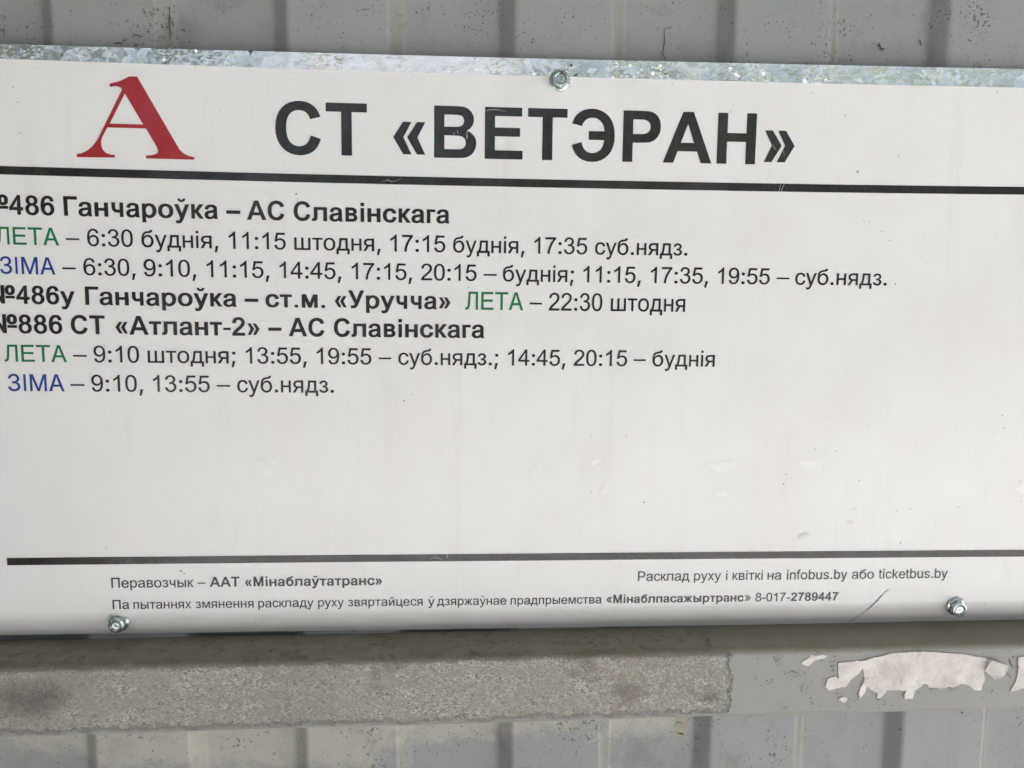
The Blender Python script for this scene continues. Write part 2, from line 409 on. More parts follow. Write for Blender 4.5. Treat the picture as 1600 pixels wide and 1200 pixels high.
GLYPHS = {
'BС':[722,[[531,263,671,219,652,164,628,117,599,77,564,45,524,20,479,2,429,-9,374,-12,305,-6,244,12,188,43,139,85,99,138,70,201,53,272,47,352,53,436,70,510,99,575,140,629,189,672,246,703,311,722,382,728,445,723,501,709,552,684,596,650,619,625,638,594,655,559,669,519,526,484,518,511,506,534,491,555,473,572,452,586,428,596,403,602,375,604,337,601,303,590,273,572,246,547,224,514,209,473,199,422,196,362,199,299,208,246,224,203,245,169,271,144,301,126,335,115,372,111,400,114,426,120,449,132,471,148,490,169,507,195,520,227]]],
'BТ':[611,[[233,0,233,595,21,595,21,716,590,716,590,595,378,595,378,0]]],
'B«':[556,[[48,271,188,483,306,483,193,271,306,36,188,36],[245,271,385,483,502,483,390,271,502,36,385,36]]],
'BВ':[722,[[73,716,359,716,399,715,433,714,462,712,486,709,506,704,525,698,543,689,561,679,576,667,591,653,604,637,615,619,625,600,632,580,636,559,637,536,636,512,630,488,622,466,610,445,596,425,579,408,559,394,537,382,568,371,595,356,618,338,638,317,653,293,664,267,671,239,673,209,671,185,667,161,660,137,650,114,638,92,623,73,607,55,588,40,567,28,544,18,519,11,491,6,467,5,429,3,379,2,316,1,73,0],[217,597,217,431,312,431,350,431,380,432,403,433,417,434,435,437,450,442,464,450,475,459,485,471,491,484,495,499,497,515,495,531,492,545,486,558,478,569,468,578,456,586,441,591,424,594,408,595,382,596,346,597,300,597],[217,312,217,121,351,121,387,121,415,122,436,123,450,125,466,129,479,135,492,143,503,154,512,166,518,180,522,196,523,214,522,230,519,244,514,257,507,269,499,280,488,288,476,296,462,302,443,306,415,309,379,311,333,312]]],
'BЕ':[667,[[73,0,73,716,604,716,604,595,217,595,217,436,577,436,577,315,217,315,217,121,617,121,617,0]]],
'BЭ':[719,[[198,227,212,195,228,169,248,148,269,132,293,120,319,114,347,111,384,115,417,126,447,144,474,169,495,203,510,246,519,299,522,362,519,422,510,473,495,514,473,547,446,572,416,590,382,601,344,604,316,602,290,596,267,586,246,572,227,555,212,534,201,511,193,484,50,519,64,559,80,594,100,625,123,650,167,684,217,709,274,723,336,728,408,722,472,703,529,672,579,629,619,575,648,510,666,436,671,352,666,272,648,201,620,138,580,85,531,43,475,12,413,-6,345,-12,290,-9,240,2,195,20,155,45,120,77,91,117,67,164,48,219,188,263],[293,296,293,418,552,418,552,296]]],
'BР':[667,[[73,0,73,716,305,716,365,715,414,713,451,710,477,705,506,695,533,680,558,660,580,635,598,606,611,573,618,536,621,496,620,464,615,435,608,409,597,385,584,364,570,345,554,328,536,314,518,302,499,293,480,286,461,280,433,276,398,273,358,271,312,270,217,270,217,0],[217,595,217,392,296,392,336,392,368,394,393,398,411,403,424,409,436,417,447,427,456,438,463,450,468,464,471,478,472,494,471,512,466,529,459,545,449,558,437,570,423,579,408,585,391,590,375,592,352,594,323,594,287,595]]],
'BА':[722,[[718,0,561,0,499,163,212,163,153,0,0,0,279,716,432,716],[452,283,354,549,257,283]]],
'BН':[722,[[73,0,73,716,218,716,218,434,501,434,501,716,646,716,646,0,501,0,501,313,218,313,218,0]]],
'B»':[556,[[171,36,54,36,166,271,54,483,171,483,312,271],[368,36,250,36,363,271,250,483,368,483,508,271]]],
'B№':[1094,[[81,0,81,717,215,717,524,201,480,201,480,717,626,717,626,0,492,0,185,512,228,512,228,0],[652,204,652,312,1006,312,1006,204],[828,330,772,336,723,354,685,382,658,417,641,459,636,506,636,551,641,598,658,640,685,675,723,703,771,721,827,727,884,721,932,703,970,675,997,639,1013,597,1018,551,1018,506,1013,459,997,417,970,382,932,354,884,336],[828,438,846,441,860,452,872,474,876,507,876,549,872,582,860,604,846,614,827,617,808,614,794,603,782,582,778,549,778,507,782,474,794,452,809,441]]],
'B4':[556,[[294,0,294,162,10,162,10,262,319,716,429,716,429,277,517,277,517,162,429,162,429,0],[294,277,315,543,159,277]]],
'B8':[556,[[141,388,142,388,119,402,100,419,85,437,73,457,65,479,61,502,59,527,62,565,72,599,90,631,114,660,145,685,182,704,226,715,275,719,325,715,369,703,407,684,438,659,463,629,480,597,491,562,494,525,492,501,488,478,480,457,468,437,453,419,435,402,412,388,412,387,417,385,445,368,469,348,488,325,502,299,513,272,519,242,521,210,517,167,505,126,486,89,458,55,423,27,381,5,332,-8,277,-12,222,-8,172,5,130,27,95,56,67,90,48,127,36,168,32,213,35,246,41,276,52,305,67,330,86,353,110,372,139,388],[196,530,198,508,203,488,211,471,223,457,236,445,250,438,263,435,277,433,291,435,303,438,316,445,330,456,341,471,350,487,355,505,357,525,355,546,350,565,341,582,329,597,315,609,302,616,289,620,276,621,263,620,250,616,237,609,223,598,211,583,203,567,198,550],[170,212,171,195,174,178,178,162,185,146,194,131,204,118,215,108,228,99,241,93,254,88,266,86,277,85,296,87,314,92,332,102,349,117,364,136,375,157,382,182,384,209,382,237,375,262,364,285,348,304,330,319,312,329,294,334,275,336,257,334,240,329,222,320,204,304,189,285,179,264,172,239]]],
'B6':[556,[[511,514,378,503,368,543,361,561,354,575,347,585,333,598,319,606,304,611,288,612,276,611,264,608,252,603,241,596,225,582,211,565,198,544,187,520,177,491,171,456,166,415,145,389,130,399,148,420,169,437,193,452,218,463,243,471,270,476,298,478,344,473,387,460,425,437,458,408,485,372,504,332,516,287,519,239,518,206,512,174,504,143,491,114,476,86,457,62,435,40,410,22,382,7,352,-4,320,-10,285,-12,230,-7,179,10,135,37,97,74,67,122,46,181,34,253,30,336,35,429,48,509,71,577,104,631,141,669,185,696,236,713,293,719,337,716,377,706,412,689,442,667,467,639,486,608,500,572],[177,238,178,218,181,199,186,180,194,162,202,145,213,131,224,119,236,110,249,103,261,98,273,95,284,94,301,96,317,102,333,112,350,128,364,148,374,172,380,201,383,234,380,265,374,292,364,315,350,334,334,349,318,359,300,364,281,366,263,364,245,359,228,349,211,334,197,315,186,293,179,267]]],
'BГ':[567,[[73,0,73,716,564,716,564,595,218,595,218,0]]],
'Bа':[556,[[384,53,395,48,371,32,348,18,324,7,300,-1,274,-7,247,-11,218,-12,175,-9,135,0,101,15,75,35,54,58,40,84,32,112,29,143,30,162,33,179,38,196,46,213,55,228,66,242,78,254,92,265,107,275,123,283,140,290,159,297,175,300,193,304,214,307,237,310,282,317,319,323,349,330,361,334,361,333,361,340,361,344,361,347,360,370,356,388,350,402,342,412,328,422,313,428,295,432,273,433,252,432,235,429,222,425,211,419,201,409,191,394,183,375,171,336,40,355,49,392,58,415,68,436,80,455,95,471,114,486,136,499,161,510,189,519,219,525,251,529,285,530,318,529,348,526,376,521,400,513,421,504,439,493,453,482,465,470,474,456,482,442,488,426,492,409,494,395,496,378,496,356,497,331,497,219,497,167,498,125,499,94,502,74,505,59,509,45,514,31,530,-1,389,-1,378,24,374,40,370,56],[361,233,377,239,344,230,306,222,264,215,242,212,225,208,212,205,203,201,196,198,190,193,184,188,179,181,175,173,172,164,170,155,169,145,171,131,175,118,181,107,190,97,200,90,211,85,223,83,238,82,255,83,270,86,286,91,301,98,316,108,329,120,340,134,348,150,354,164,358,182,360,204,361,230]]],
'Bн':[600,[[53,519,199,519,199,319,400,319,400,519,547,519,547,0,400,0,400,214,199,214,199,0,53,0]]],
'Bч':[563,[[276,154,190,167,122,208,82,272,69,355,69,534,204,534,204,358,211,313,229,286,252,272,279,268,351,276,464,310,464,194,397,171,341,159],[359,0,359,534,494,534,494,0]]],
'Bр':[611,[[53,-180,53,519,191,519,174,463,157,466,175,482,194,497,216,509,239,518,265,525,292,529,322,530,360,528,396,521,431,510,462,494,490,474,514,451,534,425,551,396,563,365,572,332,577,298,579,263,577,226,571,190,561,156,548,124,530,94,508,67,482,44,452,25,423,11,390,-11,351,-18,315,-20,289,-18,264,-15,235,-8,213,12,197,20,179,32,163,45,184,41,199,-180],[190,257,193,215,200,180,212,152,228,130,247,114,267,103,287,96,309,94,331,97,352,103,372,115,391,132,408,154,420,184,428,220,431,264,428,305,421,340,409,369,392,391,373,408,354,420,334,426,313,428,292,426,272,419,252,407,231,388,214,364,201,335,193,299]]],
'Bо':[611,[[27,259,32,324,48,381,76,430,116,470,156,496,201,515,251,527,304,530,363,526,417,512,465,489,506,458,540,419,563,374,577,323,581,266,579,221,573,180,563,144,549,113,530,85,507,61,480,39,449,21,415,7,380,-3,343,-10,304,-12,245,-7,190,6,142,29,101,61,68,100,45,147,31,200],[174,259,176,218,184,183,197,154,214,131,234,114,256,103,279,96,304,94,330,96,352,103,374,114,394,131,411,154,424,183,432,219,434,262,432,302,424,336,411,364,394,387,374,404,352,416,329,422,304,424,279,422,256,416,234,404,214,387,197,365,184,336,176,301]]],
'Bў':[556,[[61,-177,46,-66,98,-76,109,-78,119,-79,128,-80,139,-79,148,-78,155,-76,160,-74,166,-71,171,-67,176,-63,180,-58,184,-52,190,-41,197,-25,206,-5,207,-1,209,3,211,8,211,9,4,519,157,519,272,227,282,200,292,172,301,143,284,129,265,142,274,170,284,198,294,225,412,519,558,519,348,-4,332,-38,319,-67,307,-90,296,-108,283,-127,268,-143,252,-158,234,-170,214,-179,192,-186,169,-190,144,-191,127,-191,111,-189,94,-185],[223,730,232,698,242,687,258,680,277,678,296,680,312,687,323,698,332,730,426,730,411,667,381,629,334,603,277,594,220,603,174,629,144,667,129,730]]],
'Bк':[521,[[68,0,68,534,203,534,203,320,202,320,368,534,531,534,329,275,532,0,370,0,219,207,203,207,203,0]]],
'B–':[556,[[-1,205,-1,330,557,330,557,205]]],
'Bл':[625,[[73,519,568,519,568,0,426,0,426,413,215,413,215,241,215,200,214,166,212,137,209,114,204,87,194,64,181,43,164,27,144,15,121,6,96,1,71,0,62,0,53,0,42,0,4,0,4,106,54,106,61,106,63,107,64,107,63,107,65,108,67,114,69,122,70,133,71,149,72,172,73,201,73,236]]],
'Bв':[563,[[71,0,71,534,302,534,382,524,447,492,488,443,501,383,494,338,471,303,434,276,442,279,450,276,479,253,501,226,515,192,520,153,514,113,498,77,471,45,432,21,385,5,331,0],[204,112,326,112,350,116,364,124,375,138,379,160,375,189,363,207,348,217,326,220,204,220],[204,327,296,327,326,330,345,339,357,354,362,376,358,396,345,410,327,418,296,421,204,421]]],
'Bі':[278,[[72,589,72,716,209,716,209,589],[72,0,72,519,209,519,209,0]]],
'Bс':[556,[[410,217,553,200,538,140,521,103,497,70,467,42,432,18,392,2,348,-8,300,-12,242,-7,189,6,142,29,103,61,71,100,49,146,36,198,31,257,33,297,39,333,48,368,61,400,79,430,101,456,127,479,158,497,191,512,226,522,263,528,301,530,347,528,390,519,428,505,462,485,490,460,512,431,529,398,545,344,405,324,392,364,383,381,373,396,361,407,348,415,335,421,320,424,304,425,279,423,256,416,235,405,216,389,200,367,188,339,180,303,178,260,180,216,188,180,199,151,215,129,233,113,253,102,275,96,299,94,319,95,336,99,352,106,367,116,380,130,391,148,400,170]]],
'Bг':[389,[[55,519,375,519,375,413,193,413,193,0,55,0]]],
'RЛ':[656,[[31,-6,31,86,56,86,81,89,99,97,114,115,126,145,141,255,175,722,589,722,589,-6,490,-6,490,630,267,630,239,247,224,136,211,93,195,57,172,30,143,10,107,-2,64,-6]]],
'RЕ':[667,[[73,-4,73,720,603,720,603,627,180,627,180,416,576,416,576,324,180,324,180,88,619,88,619,-4]]],
'RТ':[611,[[253,-4,253,627,17,627,17,720,597,720,597,627,360,627,360,-4]]],
'RА':[667,[[11,-6,273,722,391,722,655,-6,542,-6,390,424,358,523,312,679,352,679,305,521,274,424,125,-6],[144,194,144,286,523,286,523,194]]],
'R–':[556,[[-1,235,-1,307,557,307,557,235]]],
'R6':[556,[[504,537,405,529,398,557,390,577,382,594,372,607,354,623,334,634,312,640,289,642,270,641,252,637,235,630,220,620,201,604,184,584,169,561,156,534,145,502,138,464,133,420,127,373,137,394,155,414,176,430,199,444,223,455,248,462,273,467,299,468,343,464,383,452,420,431,454,402,481,366,501,326,512,282,516,232,514,199,509,167,500,136,487,106,471,78,452,54,430,33,405,16,378,2,349,-8,319,-14,286,-16,232,-11,183,5,140,31,102,67,71,114,49,175,36,248,32,335,36,432,51,515,75,584,109,639,146,675,189,702,239,717,294,723,336,720,374,710,408,695,438,674,462,647,482,616,495,581],[145,232,146,210,149,188,155,167,164,146,174,127,186,110,200,96,216,85,233,76,250,69,267,65,285,64,310,67,333,75,355,88,375,107,392,131,405,159,412,191,414,227,412,262,405,293,393,319,376,342,355,360,333,373,308,380,281,383,254,380,229,373,206,360,185,342,168,319,155,294,147,264]]],
'R:':[278,[[141,-12,111,-7,86,9,70,31,64,58,70,84,86,107,111,123,141,128,172,123,196,107,213,84,218,58,213,31,196,9,172,-7],[141,375,111,380,86,396,70,419,64,445,70,472,86,494,111,510,141,516,172,510,196,494,213,472,218,445,213,419,196,396,172,380]]],
'R3':[556,[[35,192,135,205,145,167,156,138,170,114,186,95,205,82,225,72,246,66,270,64,298,67,324,74,348,87,370,105,388,127,401,152,409,180,411,209,409,238,402,264,390,287,373,307,353,324,330,335,305,342,277,345,265,344,251,342,235,339,209,333,220,421,230,420,234,419,237,419,239,419,265,421,290,426,314,435,336,447,355,463,368,483,376,507,379,535,377,557,371,578,361,596,348,612,331,626,312,635,291,641,268,642,245,641,224,635,205,625,188,612,172,594,160,573,151,547,144,513,44,530,56,576,71,613,93,645,119,673,150,694,185,710,224,720,266,723,296,721,324,716,352,708,378,697,402,683,422,666,440,648,455,627,467,604,475,581,480,557,482,533,480,510,475,488,467,467,456,447,442,428,424,412,404,397,388,389,410,382,437,368,461,350,481,329,497,304,508,276,515,245,517,211,512,166,499,124,478,85,447,50,410,21,368,0,321,-13,270,-17,223,-13,180,-2,142,16,108,41,80,72,58,107,44,146]]],
'R0':[556,[[36,353,37,414,42,468,50,516,62,558,77,595,95,628,116,656,141,679,169,698,201,712,236,720,275,723,304,721,331,717,356,709,380,699,401,685,421,670,438,651,453,630,467,607,479,581,489,553,498,523,505,489,510,449,513,404,514,353,513,293,508,239,500,191,488,149,474,112,456,79,434,51,410,27,381,8,349,-5,314,-13,275,-16,224,-11,179,3,140,27,107,60,76,113,53,179,40,259],[138,353,140,272,148,207,161,156,179,120,200,95,223,78,248,67,275,64,302,68,327,78,350,95,371,120,389,156,402,207,409,273,412,353,409,434,402,500,389,550,371,586,350,611,327,628,301,639,274,642,247,639,223,630,202,615,183,593,163,554,149,501,141,434]]],
'Rб':[573,[[289,-18,221,-9,160,17,110,58,71,113,47,181,39,260,39,279,48,424,60,482,78,530,103,571,134,603,172,628,218,646,270,658,330,665,375,673,395,689,402,722,495,722,491,678,479,647,459,621,428,601,386,588,334,581,270,573,221,559,184,536,157,500,138,447,119,378,130,412,156,445,189,474,228,497,271,512,319,517,378,508,430,482,473,441,506,388,527,325,534,255,527,182,504,117,467,62,417,19,357,-8],[290,71,330,76,364,91,392,117,414,153,427,198,431,251,427,304,415,348,394,384,367,409,333,425,294,430,253,424,216,407,185,380,162,343,147,299,142,247,147,198,161,155,183,119,212,92,248,76]]],
'Rу':[500,[[56,-202,46,-111,68,-117,81,-119,92,-121,103,-121,116,-120,127,-119,137,-116,146,-112,153,-107,160,-101,167,-94,173,-86,177,-78,183,-64,191,-45,199,-22,201,-17,202,-12,205,-7,207,-1,8,523,116,523,225,219,235,190,245,160,254,130,256,102,258,129,267,159,276,188,287,217,399,523,499,523,300,-10,285,-49,272,-82,260,-108,250,-128,238,-148,225,-166,210,-181,195,-193,178,-202,160,-209,140,-213,119,-214,105,-214,90,-212,75,-208]]],
'Rд':[583,[[9,-157,9,84,55,84,80,116,99,161,114,226,124,318,142,528,495,528,495,84,574,84,574,-157,473,-157,473,-6,110,-6,110,-157],[168,84,394,84,394,439,235,439,224,317,203,173,187,118]]],
'Rн':[552,[[60,523,160,523,160,307,391,307,391,523,491,523,491,-4,391,-4,391,226,160,226,160,-4,60,-4]]],
'Rі':[222,[[60,611,60,720,160,720,160,611],[60,-4,60,523,160,523,160,-4]]],
'Rя':[542,[[477,-6,373,-6,373,443,260,443,204,437,168,421,147,394,140,357,147,320,168,294,204,278,260,272,428,272,428,190,252,190,158,201,89,236,49,289,36,357,49,425,89,480,157,516,252,528,477,528],[126,-6,8,-6,165,242,281,242]]],
'R,':[278,[[46,-174,92,106,214,106,132,-174]]],
'R1':[556,[[379,-4,279,-4,282,554,272,542,252,527,230,512,205,497,180,482,156,470,133,459,103,447,103,541,141,560,174,580,205,602,233,625,258,650,280,674,297,697,312,723,379,723]]],
'R5':[556,[[35,191,139,200,147,164,157,138,170,115,186,96,205,82,226,72,248,66,271,64,300,67,327,75,351,90,374,110,393,135,406,164,414,198,417,235,414,270,406,301,394,328,376,351,354,370,329,383,301,390,270,393,250,392,232,388,214,383,197,375,182,365,168,353,156,340,143,323,50,335,121,710,488,710,488,618,202,618,163,436,187,453,222,467,257,476,294,479,340,474,383,462,422,441,457,412,485,376,506,336,518,292,522,243,519,195,508,151,490,110,465,73,427,34,381,6,330,-11,272,-16,224,-13,180,-2,141,16,107,40,79,70,58,105,43,144]]],
'Rш':[802,[[60,523,160,523,160,77,350,77,350,523,450,523,450,77,641,77,641,523,741,523,741,-4,60,-4]]],
'Rт':[458,[[13,523,445,523,445,442,279,442,279,-4,179,-4,179,442,13,442]]],
'Rо':[556,[[27,259,32,327,47,386,73,435,108,475,145,501,185,519,229,531,276,534,329,530,377,516,419,494,456,462,486,423,508,378,521,325,525,267,523,219,517,177,508,140,495,108,478,80,457,56,433,35,405,17,375,3,344,-8,311,-14,276,-16,223,-11,175,2,132,25,95,56,65,95,44,142,31,197],[130,259,132,213,140,173,154,139,172,112,195,91,219,76,247,68,276,65,306,68,333,76,358,91,380,112,399,140,412,174,420,215,423,262,420,307,412,346,398,379,380,406,357,427,333,442,306,451,276,453,247,451,219,442,195,427,172,406,154,379,140,346,132,306]]],
'R7':[556,[[41,618,41,711,517,711,517,637,482,597,448,552,414,501,381,443,349,383,322,321,298,259,277,196,265,150,256,102,249,52,243,-4,141,-4,144,45,151,94,161,147,175,205,192,264,213,323,238,380,266,436,296,490,327,539,360,584,388,618]]],
'Rс':[500,[[399,195,498,182,487,136,471,98,450,65,423,36,391,14,356,-3,317,-12,275,-16,223,-11,176,2,134,25,99,56,70,95,49,142,37,196,33,257,35,298,40,337,49,372,61,405,77,435,97,461,120,484,148,502,178,516,209,526,241,532,275,534,317,532,355,523,389,509,418,490,443,466,463,437,478,404,489,363,392,348,384,377,374,397,363,415,349,429,334,440,317,448,299,452,279,454,249,451,222,443,198,429,176,408,158,382,146,348,138,307,135,260,138,211,145,170,158,136,175,110,196,90,219,76,245,67,274,65,297,66,319,72,338,81,355,95,371,112,383,134,392,160]]],
'R.':[278,[[141,-12,111,-7,86,9,70,31,64,58,70,84,86,107,111,123,141,128,172,123,196,107,213,84,218,58,213,31,196,9,172,-7]]],
'Rз':[458,[[228,-12,177,-8,130,6,91,27,60,56,40,91,32,137,132,137,142,108,163,89,193,76,228,71,266,77,296,93,316,118,323,149,315,182,294,207,261,224,216,229,174,229,174,304,216,304,253,310,282,325,302,349,309,380,303,410,286,434,261,449,230,453,198,449,169,435,148,414,139,381,43,381,51,428,70,464,100,493,138,516,182,530,231,534,281,529,325,514,360,490,385,459,401,423,406,384,399,341,377,305,344,280,309,268,309,271,356,257,395,229,418,190,426,144,420,102,401,64,371,32,331,8,283,-7]]],
'RЗ':[604,[[303,-16,234,-9,173,10,123,40,84,81,59,130,48,191,158,191,166,153,180,126,203,105,231,89,264,79,302,76,342,80,377,91,407,109,429,133,444,162,449,196,444,231,430,262,407,287,376,306,337,317,290,321,224,321,224,413,290,413,328,416,360,426,386,443,407,466,420,495,424,528,420,561,409,589,391,611,367,627,338,637,304,641,270,638,239,628,212,612,190,591,176,565,169,526,64,526,74,588,98,636,136,676,185,706,242,725,305,732,370,725,426,704,471,671,504,631,524,583,531,532,522,476,498,428,458,390,411,369,411,371,449,360,487,340,517,312,538,278,552,239,556,195,548,138,524,88,485,45,434,12,373,-9]]],
'RІ':[278,[[93,0,93,716,187,716,187,0]]],
'RМ':[833,[[71,-6,71,722,208,722,376,265,390,225,406,174,422,119,437,63,397,63,413,117,429,172,445,224,458,265,624,722,762,722,762,-6,660,-6,660,409,660,460,661,519,662,582,663,649,691,649,669,575,648,509,629,452,613,408,460,-6,372,-6,217,408,202,450,183,507,162,572,137,649,166,649,168,586,169,523,170,462,171,409,171,-6]]],
'R9':[556,[[48,169,144,178,152,146,161,123,172,104,185,89,200,78,218,70,237,66,258,64,276,65,294,68,310,74,325,82,339,91,352,103,363,115,373,130,383,146,391,166,399,188,406,213,411,239,416,265,418,292,419,319,419,323,419,327,419,331,423,332,415,315,398,297,378,280,356,266,332,254,307,245,281,240,253,239,209,243,168,255,131,276,98,305,71,340,51,381,39,426,35,477,40,529,52,576,72,618,101,655,136,684,175,706,219,718,267,723,302,720,336,713,368,701,398,684,426,663,450,637,471,608,488,575,501,536,511,489,516,435,518,373,516,307,511,249,501,198,488,153,471,115,451,81,426,52,398,28,367,8,332,-5,295,-13,256,-16,214,-13,177,-4,143,11,114,32,89,58,70,89,57,125],[409,481,406,517,399,548,386,576,369,599,349,618,326,632,303,639,277,642,251,639,226,631,202,616,180,596,162,571,149,542,141,510,138,474,140,442,148,413,161,388,178,365,199,347,222,334,248,327,275,324,302,327,327,334,350,347,370,365,387,388,399,415,406,446]]],
'R4':[556,[[317,-4,317,167,7,167,7,253,336,720,417,720,417,256,514,256,514,167,417,167,417,-4],[317,256,322,571,109,256]]],
'R2':[556,[[509,88,509,-4,24,-4,25,16,26,32,30,47,35,62,45,86,58,111,74,134,93,158,115,183,142,209,173,237,209,267,262,312,306,353,341,388,366,418,383,445,396,472,404,497,406,522,404,547,397,569,386,589,370,608,351,623,329,633,304,640,277,642,249,640,223,633,201,622,181,606,165,585,153,562,146,534,143,498,40,508,49,560,63,602,84,638,112,668,146,692,185,709,230,719,279,723,330,719,374,708,414,690,447,664,474,633,493,599,505,561,508,520,507,498,504,477,498,456,491,434,480,413,467,391,451,369,432,346,408,321,377,291,340,258,296,220,260,189,231,164,209,144,195,130,184,118,174,106,166,95,162,88]]],
'R;':[278,[[46,-174,92,106,214,106,132,-174],[153,375,123,380,98,396,82,419,76,445,82,472,98,494,123,510,153,516,184,510,209,494,225,472,230,445,225,419,209,396,184,380]]],
'Bу':[556,[[61,-177,46,-66,98,-76,109,-78,119,-79,128,-80,139,-79,148,-78,155,-76,160,-74,166,-71,171,-67,176,-63,180,-58,184,-52,190,-41,197,-25,206,-5,207,-1,209,3,211,8,211,9,4,519,157,519,272,227,282,200,292,172,301,143,284,129,265,142,274,170,284,198,294,225,412,519,558,519,348,-4,332,-38,319,-67,307,-90,296,-108,283,-127,268,-143,252,-158,234,-170,214,-179,192,-186,169,-190,144,-191,127,-191,111,-189,94,-185]]],
'Bт':[489,[[15,519,474,519,474,413,314,413,314,0,175,0,175,413,15,413]]],
'B.':[278,[[141,-7,109,-1,86,15,72,35,68,58,72,80,86,100,109,116,141,123,174,117,197,100,210,80,214,58,210,36,197,15,174,-1]]],
'Bм':[740,[[68,0,68,534,237,534,354,244,372,197,385,154,396,115,412,53,328,53,343,114,354,153,368,196,385,244,501,534,672,534,672,0,534,0,534,277,534,328,535,379,536,430,537,501,612,501,586,407,565,343,537,272,426,0,313,0,200,272,172,343,151,407,125,501,202,501,203,434,204,383,204,331,205,277,205,0]]],
'BУ':[646,[[115,0,115,116,191,116,215,118,229,123,239,132,250,149,260,174,9,716,167,716,265,500,307,400,339,311,379,197,279,197,333,350,391,499,479,716,636,716,386,125,353,65,327,38,292,17,247,4,193,0]]],
'B-':[333,[[25,215,25,303,308,303,308,215]]],
'B2':[556,[[514,118,514,0,24,0,24,35,26,51,30,66,35,82,45,106,57,130,73,153,91,177,112,200,137,226,166,253,199,282,248,324,288,362,319,394,341,422,356,446,367,470,374,492,376,513,374,535,368,554,359,571,346,586,332,598,316,605,299,610,279,612,258,610,239,605,223,597,208,584,195,567,185,547,179,523,175,473,37,488,47,552,61,594,82,630,109,661,144,686,184,704,230,715,281,719,332,715,378,703,419,684,453,657,479,625,498,590,509,552,513,512,512,490,509,468,503,447,496,426,486,405,473,383,457,361,439,339,417,314,388,286,353,254,312,218,279,189,253,165,233,147,220,134,211,123,203,113,195,102,205,118]]],
'RП':[719,[[72,720,646,720,646,-4,539,-4,539,627,179,627,179,-4,72,-4]]],
'Rе':[556,[[417,172,519,159,504,117,487,83,464,54,437,30,405,10,368,-4,328,-13,284,-16,228,-11,179,2,135,25,98,56,69,95,47,142,35,195,31,255,35,317,48,372,69,420,99,460,136,492,178,516,226,530,279,534,330,530,376,516,418,493,454,462,483,422,504,375,517,321,521,260,521,256,521,250,520,244,520,233,134,233,138,197,148,162,162,133,181,108,203,89,228,75,255,67,284,65,306,66,326,71,345,78,362,89,378,103,392,121,404,142],[139,313,415,313,412,339,405,365,395,387,383,405,362,427,337,442,310,451,280,454,252,452,227,444,204,432,183,415,165,394,152,369,143,341]]],
'Rр':[556,[[60,-203,60,523,152,523,148,456,155,472,171,488,188,502,206,514,226,523,247,529,271,533,296,534,330,532,361,525,391,514,418,499,442,480,463,457,481,430,496,401,507,369,516,335,520,300,522,263,520,224,515,187,506,152,493,119,477,88,458,62,435,39,409,19,380,4,351,-7,321,-14,290,-16,268,-15,246,-11,226,-5,207,4,190,14,175,25,161,38,156,49,160,-203],[152,256,154,210,162,170,174,137,191,110,212,90,234,76,258,67,284,65,310,67,335,76,358,91,379,112,397,140,410,174,418,215,420,264,418,310,410,350,398,383,380,410,359,431,337,446,313,455,288,457,263,454,239,445,216,429,194,407,176,378,162,344,154,303]]],
'Rа':[556,[[401,57,385,42,360,26,337,12,313,2,290,-6,265,-11,240,-15,213,-16,172,-13,135,-5,104,9,77,28,57,51,42,76,33,105,30,137,31,156,35,174,40,191,48,208,57,223,68,237,81,249,95,260,109,269,125,277,142,284,160,289,175,293,193,296,215,300,239,303,289,309,331,317,366,324,391,332,391,337,391,344,391,349,391,352,390,377,385,397,378,413,368,425,350,438,328,446,302,452,272,454,244,452,221,448,201,442,185,433,172,421,161,404,151,383,142,354,44,367,52,398,61,422,72,443,85,462,100,478,118,493,140,505,165,515,192,524,221,530,252,533,285,534,317,533,347,530,373,525,396,518,416,510,433,500,448,489,459,477,469,464,476,450,483,434,487,416,489,402,491,384,492,362,492,334,492,217,492,162,493,117,495,84,497,63,501,47,506,31,512,16,522,-4,417,-4,410,13,405,29,401,46],[391,254,373,247,339,238,300,230,255,223,230,219,209,215,193,211,180,206,170,201,162,195,154,188,148,179,142,170,139,160,137,150,136,139,138,123,142,108,150,95,161,83,175,73,192,67,211,63,234,61,258,62,280,66,301,73,321,82,339,94,354,108,367,124,377,141,383,158,387,177,390,201,391,228]]],
'Rв':[531,[[62,-6,62,528,283,528,361,518,422,488,462,442,474,383,467,340,446,307,412,283,385,274,428,259,455,238,476,212,490,179,494,141,489,102,473,66,447,36,411,13,367,-1,315,-6],[159,83,314,83,346,87,370,100,386,120,391,148,386,182,370,207,346,222,313,227,159,227],[159,309,282,309,321,314,349,327,367,348,373,376,367,403,349,423,321,435,281,440,159,440]]],
'Rч':[521,[[256,157,175,170,112,208,72,270,59,355,59,528,157,528,157,356,164,306,186,272,218,253,257,247,341,256,430,283,430,193,373,174,319,161],[364,-6,364,528,461,528,461,-6]]],
'Rы':[719,[[138,342,302,342,362,336,414,319,454,293,483,258,501,216,506,170,501,123,483,81,454,46,414,18,362,0,302,-6,65,-6,65,528,169,528,169,84,300,84,341,89,373,106,395,133,402,166,395,201,373,229,341,246,300,252,138,252],[549,-6,549,528,654,528,654,-6]]],
'Rк':[438,[[52,-6,52,528,141,528,141,302,172,302,330,528,440,528,258,270,442,-6,332,-6,188,213,141,213,141,-6]]],
'BМ':[833,[[75,0,75,716,241,716,400,273,413,235,428,187,443,135,462,65,372,65,392,134,407,185,421,234,434,273,592,716,758,716,758,0,620,0,620,407,620,455,621,510,622,569,624,647,697,647,671,560,652,498,634,443,620,402,474,0,359,0,211,402,197,442,179,496,160,558,131,647,206,647,208,573,209,514,210,457,211,407,211,0]]],
